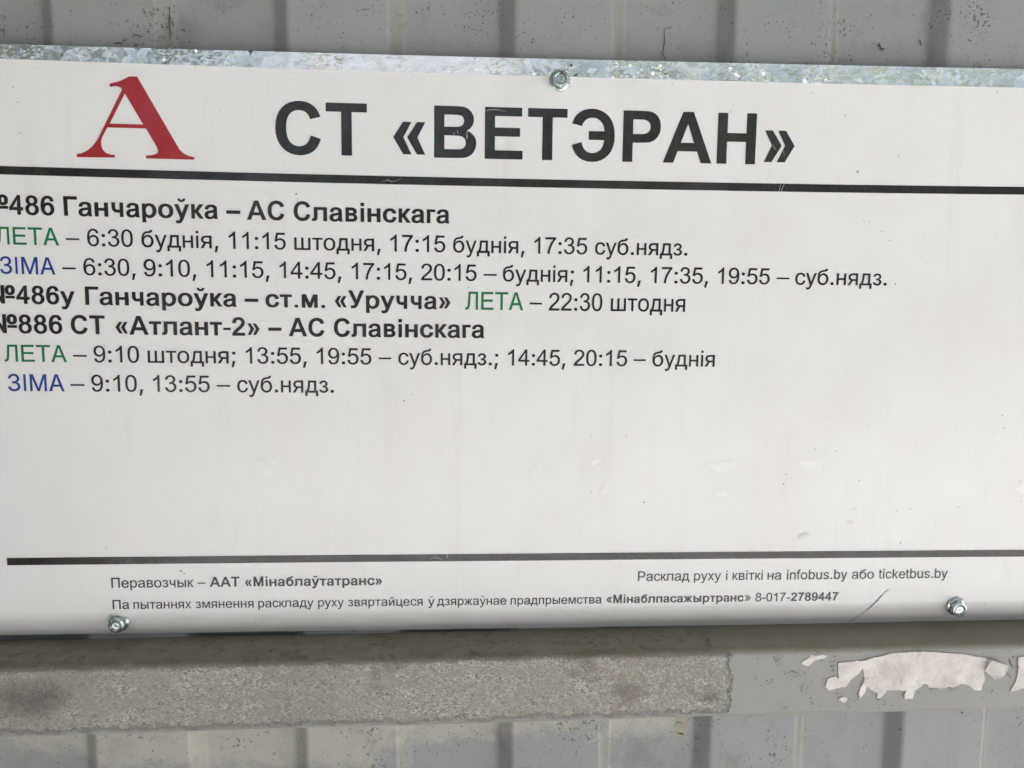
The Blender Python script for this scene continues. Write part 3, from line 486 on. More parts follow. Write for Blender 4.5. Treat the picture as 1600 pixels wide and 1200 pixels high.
'Bб':[615,[[310,-12,236,-3,171,24,118,66,79,122,54,188,46,265,46,283,55,422,68,478,86,525,111,565,143,599,184,624,232,643,287,655,345,662,382,668,392,677,400,716,532,716,527,658,514,625,491,597,456,575,410,561,357,554,297,547,255,535,225,517,202,486,185,439,149,386,137,414,163,448,198,477,239,501,286,517,340,523,405,513,462,485,507,443,541,390,562,329,569,260,561,189,538,125,500,70,449,27,384,-2],[311,101,342,104,368,116,391,137,410,168,422,208,426,256,423,305,411,344,393,375,370,396,345,407,315,411,283,407,254,394,228,371,207,339,194,299,189,253,193,208,206,170,225,139,250,117,278,105]]],
'Rп':[542,[[60,523,482,523,482,-4,382,-4,382,442,160,442,160,-4,60,-4]]],
'Rх':[500,[[14,-6,228,306,228,229,24,528,138,528,203,423,245,351,287,277,219,277,259,351,300,423,366,528,478,528,274,226,274,301,486,-6,373,-6,296,115,256,185,215,256,283,256,244,185,204,115,127,-6]]],
'Rм':[688,[[59,-6,59,528,193,528,307,233,325,183,339,139,350,98,362,50,327,50,338,97,349,138,363,183,380,233,494,528,629,528,629,-6,532,-6,532,272,532,326,533,379,534,433,535,494,564,494,542,412,521,345,493,271,385,-6,302,-6,192,271,164,345,143,412,121,494,152,494,153,438,154,384,154,328,155,272,155,-6]]],
'Rл':[583,[[67,523,518,523,518,-4,418,-4,418,442,167,442,167,239,167,196,166,159,164,129,161,105,156,77,148,54,136,35,122,20,105,9,87,2,66,-3,44,-4,36,-4,27,-4,16,-4,-1,-4,-1,77,29,77,38,78,45,79,50,82,54,85,58,90,61,98,63,109,65,122,66,140,67,165,67,196,67,234]]],
'Rй':[559,[[496,-6,394,-6,394,372,404,372,157,-6,63,-6,63,528,164,528,164,149,154,149,402,528,496,528],[279,590,240,595,206,609,177,631,155,659,141,692,135,734,214,734,220,701,234,680,255,666,279,662,304,666,324,680,339,701,345,734,424,734,418,692,405,659,383,631,354,609,319,595]]],
'Rц':[573,[[64,-6,64,528,166,528,166,84,397,84,397,528,500,528,500,-6],[466,-156,466,-6,430,-6,430,84,568,84,568,-156]]],
'Rў':[500,[[56,-202,46,-111,68,-117,81,-119,92,-121,103,-121,116,-120,127,-119,137,-116,146,-112,153,-107,160,-101,167,-94,173,-86,177,-78,183,-64,191,-45,199,-22,201,-17,202,-12,205,-7,207,-1,8,523,116,523,225,219,235,190,245,160,254,130,256,102,258,129,267,159,276,188,287,217,399,523,499,523,300,-10,285,-49,272,-82,260,-108,250,-128,238,-148,225,-166,210,-181,195,-193,178,-202,160,-209,140,-213,119,-214,105,-214,90,-212,75,-208],[180,749,186,725,201,708,224,697,250,693,276,697,299,708,314,725,320,749,372,749,362,704,336,668,297,644,250,636,203,644,164,668,138,704,128,749]]],
'Rж':[669,[[11,-6,197,266,13,528,119,528,269,306,290,306,290,528,380,528,380,306,401,306,550,528,656,528,473,266,658,-6,551,-6,400,217,380,217,380,-6,290,-6,290,217,270,217,119,-6]]],
'R«':[556,[[227,63,35,294,227,525,344,525,155,294,344,63],[419,63,226,294,419,525,536,525,346,294,536,63]]],
'Bп':[600,[[53,519,547,519,547,0,398,0,398,413,201,413,201,0,53,0]]],
'Bж':[740,[[4,0,206,271,6,534,162,534,315,324,303,324,303,534,438,534,438,324,425,324,578,534,734,534,535,271,736,0,579,0,424,211,438,211,438,0,303,0,303,211,317,211,161,0]]],
'Bы':[802,[[153,358,344,358,410,352,468,334,514,306,547,270,567,228,573,180,566,134,547,91,514,54,468,25,410,6,344,0,78,0,78,534,226,534,226,113,338,113,374,118,400,130,417,150,423,177,417,206,399,226,374,239,338,244,153,244],[575,0,575,534,724,534,724,0]]],
'R»':[556,[[21,63,210,294,21,525,137,525,330,294,137,63],[212,63,401,294,212,525,329,525,521,294,329,63]]],
'R8':[556,[[165,389,148,396,125,410,106,426,90,444,78,464,70,485,65,509,63,534,67,572,78,607,95,639,121,668,152,692,188,709,229,719,275,723,321,719,362,709,399,691,431,667,456,637,474,605,485,570,489,532,487,507,482,484,474,463,462,443,447,425,428,410,406,396,389,388,412,379,440,363,464,343,483,321,499,295,509,267,516,237,518,205,514,160,502,119,481,82,452,48,416,20,375,0,328,-12,276,-16,224,-12,178,0,136,20,101,48,72,82,51,120,39,162,35,207,37,241,43,272,55,300,71,326,91,348,115,366,143,381],[165,537,167,513,173,492,183,473,197,456,214,443,232,433,253,428,277,426,300,428,320,433,339,443,355,456,369,472,379,491,385,510,387,532,385,555,378,576,368,594,354,611,337,625,319,635,298,641,276,642,253,641,233,635,214,625,197,612,183,596,173,578,167,558],[137,207,138,188,141,170,147,152,154,135,164,119,176,105,190,93,205,82,223,74,240,69,259,65,277,64,306,66,332,74,355,86,376,103,394,124,406,148,414,174,416,204,414,233,406,261,393,285,375,306,353,324,330,336,303,344,274,346,246,344,221,336,198,324,177,307,159,286,147,262,139,236]]],
'R-':[333,[[26,211,26,307,308,307,308,211]]],
'B7':[556,[[38,589,38,707,520,707,520,618,485,576,454,534,424,487,393,433,364,376,339,319,317,261,298,201,287,159,279,114,272,67,266,0,129,0,133,62,139,109,148,160,161,216,178,272,198,328,221,383,247,437,275,488,304,535,334,578,342,589]]],
'B9':[556,[[42,192,173,204,183,160,190,140,199,124,210,112,220,104,232,99,245,96,260,94,273,95,285,98,296,101,307,107,318,115,328,124,338,135,346,147,354,162,362,179,368,200,375,222,380,247,383,271,386,296,386,321,386,324,386,328,386,332,406,316,423,309,406,291,386,274,364,259,339,246,313,237,285,231,255,229,209,234,166,247,127,269,94,299,67,335,48,376,37,421,33,471,37,522,49,568,69,610,97,647,132,678,172,700,218,714,267,719,305,716,340,708,373,696,404,678,432,656,456,630,476,601,492,568,505,529,514,484,519,431,521,372,519,309,514,253,505,203,493,160,477,122,457,88,433,59,404,34,372,14,337,-1,299,-9,258,-12,215,-9,175,1,140,17,110,39,85,66,66,98,53,134],[377,475,375,507,368,535,358,559,344,579,327,594,311,604,295,610,278,612,260,610,242,604,224,592,207,575,191,554,180,529,173,500,170,468,173,439,179,414,190,392,204,373,221,358,238,349,256,343,275,341,295,343,312,348,329,358,345,373,358,392,369,415,375,443]]],
'RР':[667,[[81,-6,81,722,354,722,436,714,504,691,556,654,593,607,615,551,622,489,615,427,593,371,556,324,504,287,436,263,354,255,155,255,155,347,348,347,400,352,440,365,470,387,491,415,504,450,508,489,504,529,491,563,470,591,440,612,400,626,348,630,196,630,196,-6]]],
'Ri':[222,[[61,-6,61,540,160,540,160,-6],[111,617,85,622,64,636,50,657,46,680,50,704,64,724,85,738,111,743,138,738,159,724,173,704,177,680,173,657,159,636,138,622]]],
'Rn':[556,[[163,312,163,-6,62,-6,62,528,160,528,161,390,127,390,159,460,200,503,250,527,308,535,361,529,406,512,443,483,471,443,488,393,494,331,494,-6,393,-6,393,324,385,377,363,416,329,439,285,447,253,443,224,432,199,413,180,387,168,353]]],
'Rf':[278,[[259,540,259,454,-2,454,-2,540],[79,-6,79,608,83,650,96,686,116,714,142,735,173,748,205,752,247,747,276,737,256,650,232,659,214,661,192,657,177,644,168,622,164,589,164,-6]]],
'Ro':[556,[[278,-17,209,-8,150,18,102,60,66,115,44,182,37,258,44,335,66,402,102,458,150,500,209,526,278,535,347,526,406,500,454,458,490,402,512,335,519,258,512,182,490,115,454,60,406,18,347,-8],[278,70,320,76,355,95,383,124,403,163,415,209,419,258,414,308,403,354,383,393,355,423,320,442,278,448,236,442,201,423,174,393,154,354,142,308,138,258,142,209,154,163,174,124,201,95,236,76]]],
'Rb':[556,[[301,-18,256,-13,220,1,173,41,149,77,156,77,156,-6,60,-6,60,722,158,722,158,455,149,455,172,490,219,529,255,543,300,547,362,538,416,512,460,470,493,414,514,345,520,266,514,186,493,117,461,61,417,18,363,-9],[288,72,327,78,359,96,386,126,405,166,417,213,421,267,417,319,405,366,386,405,360,434,327,452,288,458,250,452,218,435,192,407,172,369,161,321,157,267,161,211,173,163,192,124,219,95,251,78]]],
'Ru':[556,[[247,-13,195,-7,150,10,113,39,85,79,68,130,62,191,62,528,163,528,163,199,171,145,193,106,228,83,272,75,303,79,332,90,356,109,376,135,388,169,392,210,392,528,493,528,493,-6,395,-6,395,132,429,132,396,62,355,19,305,-5]]],
'Rs':[500,[[249,-17,196,-13,149,-1,109,20,77,49,53,85,38,134,135,154,152,112,177,87,209,73,248,69,294,74,328,90,351,114,358,142,354,165,341,183,319,198,287,208,201,229,137,251,91,283,64,325,55,377,61,421,81,459,112,491,153,515,201,530,256,535,308,531,353,518,389,497,417,470,438,437,455,395,361,374,345,407,325,431,297,446,257,452,218,447,186,432,165,410,158,382,163,357,177,339,202,324,239,312,318,294,382,271,427,239,454,198,463,147,456,102,436,62,404,29,361,4,309,-12]]],
'Ry':[500,[[51,-195,72,-110,93,-114,131,-116,145,-111,160,-99,173,-78,185,-47,200,-2,11,528,116,528,221,215,249,120,275,23,225,23,251,121,279,215,385,528,489,528,271,-82,235,-150,211,-174,184,-192,153,-202,118,-206,81,-203]]],
'Rt':[278,[[258,540,258,454,-1,454,-1,540],[70,669,163,669,163,138,166,108,174,89,188,80,209,76,225,78,254,83,270,-2,237,-10,205,-12,148,-2,105,27,79,72,70,130]]],
'Rc':[500,[[262,-17,197,-8,141,18,96,60,62,115,41,182,34,258,41,335,62,402,96,458,141,500,197,526,262,535,332,525,392,494,438,446,468,378,377,352,359,396,334,424,302,442,262,448,223,442,190,423,165,393,146,354,134,308,131,258,134,208,146,163,164,124,190,95,223,76,262,70,302,76,335,95,360,124,378,169,469,145,456,106,439,75,394,25,333,-6]]],
'Rk':[500,[[140,180,135,297,153,297,369,528,489,528,247,268,237,268],[60,-6,60,706,158,706,158,-6],[381,-6,184,256,252,327,503,-6]]],
'Re':[556,[[292,-17,218,-9,155,18,105,60,68,115,45,181,38,257,45,334,68,401,103,456,152,499,212,526,282,535,327,531,370,520,411,501,447,473,477,436,500,389,515,333,520,267,520,227,94,227,94,310,481,308,420,267,413,326,401,368,381,402,355,428,322,443,282,448,242,443,208,427,180,402,159,369,145,331,141,290,141,245,146,192,161,148,184,114,214,89,250,74,292,70,345,78,385,104,416,153,513,129,495,85,469,51,435,22,394,1,346,-13]]]}
LAYOUT = [
('headline', 'СТ', 1, 'k', -95.83, 36.322, 36.096, 63.52, 0.00012),
('headline', '«ВЕТЭРАН»', 1, 'k', -36.71, 35.87, 36.096, 63.52, 0.00012),
('a', '№', 1, 'k', -240.47, 13.576, 13.576, 30.35, -0.00315),
('a', '486', 1, 'k', -226.51, 13.559, 13.576, 30.35, -0.00315),
('a', 'Ганчароўка', 1, 'k', -200.8, 13.593, 13.576, 30.35, -0.00315),
('a', '–', 1, 'k', -119.64, 12.559, 13.576, 30.35, -0.00315),
('a', 'АС', 1, 'k', -109.31, 13.55, 13.576, 30.35, -0.00315),
('a', 'Славінскага', 1, 'k', -86.44, 13.611, 13.576, 30.35, -0.00315),
('b', 'ЛЕТА', 0, 'g', -234.18, 12.04, 12.04, 15.58, -0.00182),
('b', '–', 0, 'k', -199.71, 12.089, 12.04, 15.58, -0.00182),
('b', '6:30', 0, 'k', -189.58, 12.063, 12.04, 15.58, -0.00182),
('b', 'буднія,', 0, 'k', -162.84, 12.198, 12.04, 15.58, -0.00182),
('b', '11:15', 0, 'k', -120.06, 12.164, 12.04, 15.58, -0.00182),
('b', 'штодня,', 0, 'k', -86.46, 12.088, 12.04, 15.58, -0.00182),
('b', '17:15', 0, 'k', -37.96, 12.016, 12.04, 15.58, -0.00182),
('b', 'буднія,', 0, 'k', -4.77, 11.869, 12.04, 15.58, -0.00182),
('b', '17:35', 0, 'k', 36.79, 11.854, 12.04, 15.58, -0.00182),
('b', 'суб.нядз.', 0, 'k', 69.76, 11.85, 12.04, 15.58, -0.00182),
('c', 'ЗІМА', 0, 'b', -233.18, 11.65, 11.973, 0.93, -0.00047),
('c', '–', 0, 'k', -202.16, 11.967, 11.973, 0.93, -0.00047),
('c', '6:30,', 0, 'k', -192.13, 12.166, 11.973, 0.93, -0.00047),
('c', '9:10,', 0, 'k', -162.28, 12.374, 11.973, 0.93, -0.00047),
('c', '11:15,', 0, 'k', -131.61, 12.141, 11.973, 0.93, -0.00047),
('c', '14:45,', 0, 'k', -94.82, 12.111, 11.973, 0.93, -0.00047),
('c', '17:15,', 0, 'k', -57.94, 11.952, 11.973, 0.93, -0.00047),
('c', '20:15', 0, 'k', -21.26, 11.87, 11.973, 0.93, -0.00047),
('c', '–', 0, 'k', 11.64, 12.448, 11.973, 0.93, -0.00047),
('c', 'буднія;', 0, 'k', 21.34, 11.872, 11.973, 0.93, -0.00047),
('c', '11:15,', 0, 'k', 63.03, 11.829, 11.973, 0.93, -0.00047),
('c', '17:35,', 0, 'k', 99.09, 11.873, 11.973, 0.93, -0.00047),
('c', '19:55', 0, 'k', 135.31, 11.993, 11.973, 0.93, -0.00047),
('c', '–', 0, 'k', 168.6, 12.457, 11.973, 0.93, -0.00047),
('c', 'суб.нядз.', 0, 'k', 178.44, 12.198, 11.973, 0.93, -0.00047),
('d', '№', 1, 'k', -239.27, 13.019, 13.019, -14.12, -0.00122),
('d', '486у', 1, 'k', -225.68, 13.019, 13.019, -14.12, -0.00122),
('d', 'Ганчароўка', 1, 'k', -192.59, 13.554, 13.019, -14.12, -0.00122),
('d', '–', 1, 'k', -111.6, 12.407, 13.019, -14.12, -0.00122),
('d', 'ст.м.', 1, 'k', -101.53, 13.622, 13.019, -14.12, -0.00122),
('d', '«Уручча»', 1, 'k', -66.22, 13.307, 13.019, -14.12, -0.00122),
('d', 'ЛЕТА', 0, 'g', 1.86, 11.917, 13.019, -14.12, -0.00122),
('d', '–', 0, 'k', 36.13, 11.717, 13.019, -14.12, -0.00122),
('d', '22:30', 0, 'k', 45.96, 11.717, 13.019, -14.12, -0.00122),
('d', 'штодня', 0, 'k', 78.65, 11.906, 13.019, -14.12, -0.00122),
('e', '№', 1, 'k', -239.47, 13.444, 13.444, -29.07, -0.00263),
('e', '886', 1, 'k', -225.69, 13.548, 13.444, -29.07, -0.00263),
('e', 'СТ', 1, 'k', -200.0, 13.424, 13.444, -29.07, -0.00263),
('e', '«Атлант-2»', 1, 'k', -177.86, 13.515, 13.444, -29.07, -0.00263),
('e', '–', 1, 'k', -99.98, 12.1, 13.444, -29.07, -0.00263),
('e', 'АС', 1, 'k', -89.57, 13.231, 13.444, -29.07, -0.00263),
('e', 'Славінскага', 1, 'k', -66.89, 13.444, 13.444, -29.07, -0.00263),
('f', 'ЛЕТА', 0, 'g', -233.56, 12.138, 12.014, -43.54, 0.0004),
('f', '–', 0, 'k', -199.12, 12.485, 12.014, -43.54, 0.0004),
('f', '9:10', 0, 'k', -189.17, 12.19, 12.014, -43.54, 0.0004),
('f', 'штодня;', 0, 'k', -162.4, 12.189, 12.014, -43.54, 0.0004),
('f', '13:55,', 0, 'k', -113.15, 12.014, 12.014, -43.54, 0.0004),
('f', '19:55', 0, 'k', -76.61, 12.03, 12.014, -43.54, 0.0004),
('f', '–', 0, 'k', -43.13, 11.868, 12.014, -43.54, 0.0004),
('f', 'суб.нядз.;', 0, 'k', -33.29, 11.839, 12.014, -43.54, 0.0004),
('f', '14:45,', 0, 'k', 23.81, 11.763, 12.014, -43.54, 0.0004),
('f', '20:15', 0, 'k', 59.83, 11.822, 12.014, -43.54, 0.0004),
('f', '–', 0, 'k', 92.46, 11.963, 12.014, -43.54, 0.0004),
('f', 'буднія', 0, 'k', 102.32, 11.864, 12.014, -43.54, 0.0004),
('g', 'ЗІМА', 0, 'b', -232.84, 12.123, 12.148, -58.69, -0.00202),
('g', '–', 0, 'k', -201.05, 12.53, 12.148, -58.69, -0.00202),
('g', '9:10,', 0, 'k', -191.07, 12.272, 12.148, -58.69, -0.00202),
('g', '13:55', 0, 'k', -160.77, 12.174, 12.148, -58.69, -0.00202),
('g', '–', 0, 'k', -127.2, 12.512, 12.148, -58.69, -0.00202),
('g', 'суб.нядз.', 0, 'k', -117.12, 12.002, 12.148, -58.69, -0.00202),
('h', 'Перавозчык', 0, 'k', -186.15, 7.743, 7.734, -164.45, -0.00309),
('h', '–', 0, 'k', -140.56, 7.476, 7.734, -164.45, -0.00309),
('h', 'ААТ', 1, 'k', -134.17, 7.734, 7.734, -164.45, -0.00309),
('h', '«Мінаблаўтатранс»', 1, 'k', -115.9, 7.721, 7.734, -164.45, -0.00309),
('i', 'Па', 0, 'k', -186.03, 7.39, 7.006, -176.3, -0.00106),
('i', 'пытаннях', 0, 'k', -175.07, 6.994, 7.006, -176.3, -0.00106),
('i', 'змянення', 0, 'k', -142.14, 7.056, 7.006, -176.3, -0.00106),
('i', 'раскладу', 0, 'k', -109.23, 7.006, 7.006, -176.3, -0.00106),
('i', 'руху', 0, 'k', -77.25, 6.936, 7.006, -176.3, -0.00106),
('i', 'звяртайцеся', 0, 'k', -60.95, 7.063, 7.006, -176.3, -0.00106),
('i', 'ў', 0, 'k', -17.46, 7.707, 7.006, -176.3, -0.00106),
('i', 'дзяржаўнае', 0, 'k', -12.42, 6.944, 7.006, -176.3, -0.00106),
('i', 'прадпрыемства', 0, 'k', 27.63, 6.982, 7.006, -176.3, -0.00106),
('i', '«', 0, 'k', 81.01, 7.027, 7.006, -176.3, -0.00106),
('i', 'Мінаблпасажыртранс', 1, 'k', 84.79, 6.945, 7.006, -176.3, -0.00106),
('i', '»', 0, 'k', 159.77, 6.887, 7.006, -176.3, -0.00106),
('i', '8-017-', 0, 'k', 165.73, 7.028, 7.006, -176.3, -0.00106),
('i', '2789447', 1, 'k', 186.25, 7.151, 7.006, -176.3, -0.00106),
('j', 'Расклад', 0, 'k', 98.12, 7.671, 7.765, -163.64, -0.00484),
('j', 'руху', 0, 'k', 129.95, 7.707, 7.765, -163.64, -0.00484),
('j', 'і', 0, 'k', 148.14, 7.765, 7.765, -163.64, -0.00484),
('j', 'квіткі', 0, 'k', 151.98, 7.816, 7.765, -163.64, -0.00484),
('j', 'на', 0, 'k', 171.82, 7.864, 7.765, -163.64, -0.00484),
('j', 'infobus.by', 0, 'k', 182.93, 7.765, 7.765, -163.64, -0.00484),
('j', 'або', 0, 'k', 220.67, 7.891, 7.765, -163.64, -0.00484),
('j', 'ticketbus.by', 0, 'k', 236.42, 7.689, 7.765, -163.64, -0.00484)]

def winding(p, polys):
    wn = 0
    for P in polys:
        for i in range(len(P)):
            a = P[i - 1]; b = P[i]
            if a[1] <= p[1]:
                if b[1] > p[1] and (b[0] - a[0]) * (p[1] - a[1]) - (p[0] - a[0]) * (b[1] - a[1]) > 0: wn += 1
            elif b[1] <= p[1] and (b[0] - a[0]) * (p[1] - a[1]) - (p[0] - a[0]) * (b[1] - a[1]) < 0: wn -= 1
    return wn
def fill(polys):
    vs = []; ed = []
    for P in polys:
        n = len(vs); vs += [Vector(p) for p in P]; ed += [(n + i, n + (i + 1) % len(P)) for i in range(len(P))]
    v, e, f, *_ = delaunay_2d_cdt(vs, ed, [], 0, 1e-5)
    out = []
    for t in f:
        c = sum((v[i] for i in t), Vector((0, 0))) / len(t)
        if winding(c, polys): out.append(tuple(t))
    return [tuple(x) for x in v], out
CACHE = {}
def glyph(key):
    if key not in CACHE:
        adv, polys = GLYPHS[key]
        CACHE[key] = (adv / 1000,) + fill([[(P[i] / 1000, P[i + 1] / 1000) for i in range(0, len(P), 2)] for P in polys])
    return CACHE[key]

def ink_mesh(name, V, F, mats, FM, front=-.05, **props):
    me = bpy.data.meshes.new(name)
    me.from_pydata([(u * MM, (front + depth(u, wv)) * MM, wv * MM) for u, wv in V], [], F)
    for m in mats: me.materials.append(m)
    me.polygons.foreach_set('material_index', FM); me.update()
    bm = bmesh.new(); bm.from_mesh(me)
    for f in bm.faces:
        f.normal_update()
        if f.normal.y > 0: f.normal_flip()
    bm.to_mesh(me); bm.free()
    return link(name, me, None, sign, **props)

COL = {'k': 0, 'g': 1, 'b': 2}
lines = {}
for (ln, txt, bold, col, x0, sx, em, z0, sl) in LAYOUT:
    V, F, FM = lines.setdefault(ln, ([], [], []))
    x = x0
    for ch in txt:
        if ch == ' ': x += .278 * sx; continue
        adv, gv, gf = glyph(('B' if bold else 'R') + ch)
        n = len(V)
        for (a, b) in gv:
            u = x + a * sx; wv = z0 + b * em
            V.append((u, wv + sag(u, wv)))
        F += [tuple(n + i for i in t) for t in gf]; FM += [COL[col]] * len(gf)
        x += adv * sx
for ln, (V, F, FM) in lines.items():
    ink_mesh('headline_lettering' if ln == 'headline' else 'timetable_lettering' if ln in 'abcdefg' else 'small_print', V, F, [M_K, M_G, M_B], FM)

A1 = [(-161.07, 99.21), (-143.03, 66.63), (-141.63, 64.16), (-139.65, 62.4), (-137.32, 61.27), (-134.58, 60.78), (-134.62, 59.52), (-158.37, 59.64), (-158.31, 61.05), (-155.4, 61.27), (-153.42, 61.86), (-152.44, 62.74), (-152.32, 63.84), (-153.03, 65.78), (-157.77, 74.24), (-176.52, 74.26), (-179.23, 69.47), (-179.86, 67.59), (-179.9, 65.26), (-179.28, 63.48), (-177.87, 61.95), (-175.73, 61.14), (-173.55, 61.03), (-173.61, 59.7), (-192.06, 59.54), (-191.98, 61.02), (-189.71, 61.46), (-186.93, 62.77), (-184.51, 64.69), (-182.45, 67.07), (-181.28, 68.88), (-168.63, 92.73), (-169.13, 93.56), (-170.19, 94.06), (-172.03, 94.32), (-173.21, 93.98), (-174.52, 93.87), (-174.45, 95.4), (-170.23, 96.51), (-167.48, 97.73), (-164.87, 99.1)]
A2 = [(-167.32, 90.84), (-175.27, 76.15), (-159.09, 76.15)]
A1.reverse() if sum((A1[i-1][0]*A1[i][1]-A1[i][0]*A1[i-1][1]) for i in range(len(A1))) > 0 else None
if sum((A2[i-1][0]*A2[i][1]-A2[i][0]*A2[i-1][1]) for i in range(3)) < 0: A2.reverse()
V, F = fill([A1, A2])
ink_mesh('letter_mark', V, F, [M_R], [0] * len(F), label='red serif letter A in the upper left corner')

def rule(u0, u1, zt, zb, k):
    V = []; F = []; n = 160
    for i in range(n + 1):
        u = u0 + (u1 - u0) * i / n; s = k * ((u - 30) / 270) ** 2
        V += [(u, zt + s), (u, (zt + zb) / 2 + s), (u, zb + s)]
    for i in range(n):
        for q in (0, 1): F.append((3 * i + q, 3 * i + 1 + q, 3 * i + 4 + q, 3 * i + 3 + q))
    ink_mesh('dividing_rule', V, F, [M_K], [0] * len(F))
rule(-263, 419, 53.35, 49.25, 1.2)
rule(-238.5, 419, -147.3, -151.3, -.15)

# ---------------------------------------------------------------- wear on the sign
def blob(cx, cz, rx, rz, rot=0, n=14, rough=.25, seed=0):
    rn = random.Random(seed); P = []
    for i in range(n):
        a = 2 * math.pi * i / n; r = 1 + rn.uniform(-rough, rough)
        x, z = rx * r * math.cos(a), rz * r * math.sin(a)
        P.append((cx + x * math.cos(rot) - z * math.sin(rot), cz + x * math.sin(rot) + z * math.cos(rot)))
    return P
def stroke(pts, w0, seed=0, taper=True):
    rn = random.Random(seed); L = []; Rr = []
    for i, (x, z) in enumerate(pts):
        a = pts[max(0, i - 1)]; b = pts[min(len(pts) - 1, i + 1)]
        d = Vector((b[0] - a[0], b[1] - a[1])).normalized(); nrm = Vector((-d.y, d.x))
        h = w0 * rn.uniform(.4, 1.1) * (1 - abs(2 * i / (len(pts) - 1) - 1) ** 3 * .85 if taper else 1) / 2
        L.append((x + nrm.x * h, z + nrm.y * h)); Rr.append((x - nrm.x * h, z - nrm.y * h))
    return L + Rr[::-1]
def marks(name, polys, mat, front, **props):
    V = []; F = []
    for P in polys:
        v, f = fill([P]); n = len(V); V += v; F += [tuple(n + i for i in t) for t in f]
    return ink_mesh(name, V, F, [mat], [0] * len(F), front, **props)
SPK = [(21,136),(28,160),(31,208),(305,104),(1340,268,1.1),(1321,180),(1404,243),(1270,145),(1050,132),(1558,144),(463,303,.9),(1142,175),(466,316,.7),(1350,345),(1358,347,.5),(1378,362),(1390,376),(1399,444,.7),(978,682,.7),(1006,785,.8),(923,768,.6),(924,680,.5),(1273,702,.7),(1228,741,.6),(1224,756,.7),(1342,751,.6),(1566,649,.8),(1569,669,.7),(1554,675,.7),(1593,752,.7),(1595,783),(1497,792,.8),(1422,795,.7),(1401,798,.5),(1407,848,.7),(1462,822,.4),(1306,705,.5),(631,626,.7),(644,616,.5),(166,857,.6),(283,892,1.1),(288,896,.8),(732,449,.6),(790,979,.6),(877,954,.6),(1007,949,.6),(1540,945,.5),(588,978,.6),(396,979,.6),(1322,578,.5)]
def px(x, y, y0=0.0):
    """where the sight line through a measured point meets the plane at depth y0 (mm)"""
    d = right * (x - 800) + down * (y - 600) + fwd * 1280
    t = (y0 + 433.0) / d.y
    return d.x * t, d.z * t
def pxs(x, y):
    a, b = px(x, y); return a * math.cos(AL) + b * math.sin(AL), -a * math.sin(AL) + b * math.cos(AL)
# a nick in the upper edge of the strip, and small dark flecks on the zinc
P = [[pxs(*p) for p in q] for q in ([(387.5,77.5),(395,78),(394,82),(391.5,84),(391,88),(389.8,87),(390,83),(388,81)], [(95,84),(98,83),(99,86),(96,87)], [(740,90),(744,90),(743,92)], [(897,116),(902,115),(902,118),(898,119)], [(890,101),(894,99),(895,103),(891,104)])]
for q in range(30):
    x = random.Random(q).uniform(10, 1590); yy = 82 + x * .024 + random.Random(q + 99).uniform(-5, 8); P.append(blob(*pxs(x, yy), .22, .12, q, 6, .4, q))
marks('strip_flecks', P, M_DIRT, .30, kind='stuff')
# grime pressed round the screws
P = []; rg = random.Random(17)
for (u, v) in ((49.8, 102.9), (-183.4, -184.5), (283.0, -180.6)):
    for i in range(26):
        a = rg.uniform(0, 6.283); r = 5.25 + abs(rg.gauss(0, .55))
        P.append(blob(u + r * math.cos(a), v + r * math.sin(a), rg.uniform(.12, .40), rg.uniform(.08, .22), a + 1.57, 7, .4, 300 + i))
P.append(stroke([(281.0, -186.5), (279.2, -188.6), (277.6, -190.6)], .5, 4))
marks('screw_grime', P, simple('grime', (.16, .15, .135), (.42, .41, .39), 800, .8), -.08, kind='stuff')
rn = random.Random(5)
P = [blob(*pxs(s[0], s[1]), .34 * (s[2] if len(s) > 2 else .6) * 1.6, .30 * (s[2] if len(s) > 2 else .6) * 1.6, 0, 8, .35, i) for i, s in enumerate(SPK)]
for i in range(60):
    u, v = rn.uniform(-235, 320), rn.uniform(-170, 100); r = rn.uniform(.10, .22)
    P.append(blob(u, v, r, r, 0, 6, .3, 100 + i))
marks('dirt_specks', P, M_DIRT, -.09, kind='stuff')
pts = [pxs(1336 + 52 * t + 1.2 * math.sin(t * 7) + rn.uniform(-.5, .5), 979 - 59 * t + rn.uniform(-.5, .5)) for t in [i / 24 for i in range(25)]]
marks('scratch', [stroke(pts, .95, 3)], simple('scratch_grey', (.10, .10, .095), (.34, .34, .33), 700, .6), -.08, label='dark diagonal scratch by the lower right screw')
S = [[(1215, 303), (1221, 287)], [(1219, 304), (1226, 285)], [(597, 284), (606, 281), (612, 284), (626, 280)], [(700, 873), (698, 866), (703, 862)], [(670, 874), (680, 871), (692, 874)], [(758, 174), (764, 172), (775, 171), (790, 174)], [(1215, 212), (1219, 222)], [(1222, 230), (1226, 243)], [(1208, 226), (1213, 236)]]
for i in range(8):
    x = rn.uniform(705, 745); y = rn.uniform(200, 212); S.append([(x, y), (x + rn.uniform(-1, 2), y + rn.uniform(4, 9))])
P = []
for i, s in enumerate(S):
    q = []
    for a, b in zip(s, s[1:]):
        for k in range(5): q.append((a[0] + (b[0] - a[0]) * k / 5 + rn.uniform(-.4, .4), a[1] + (b[1] - a[1]) * k / 5 + rn.uniform(-.4, .4)))
    q.append(s[-1]); P.append(stroke([pxs(*t) for t in q], .22, i))
marks('pale_scratches', P, M_SCRATCH, -.10, kind='stuff')
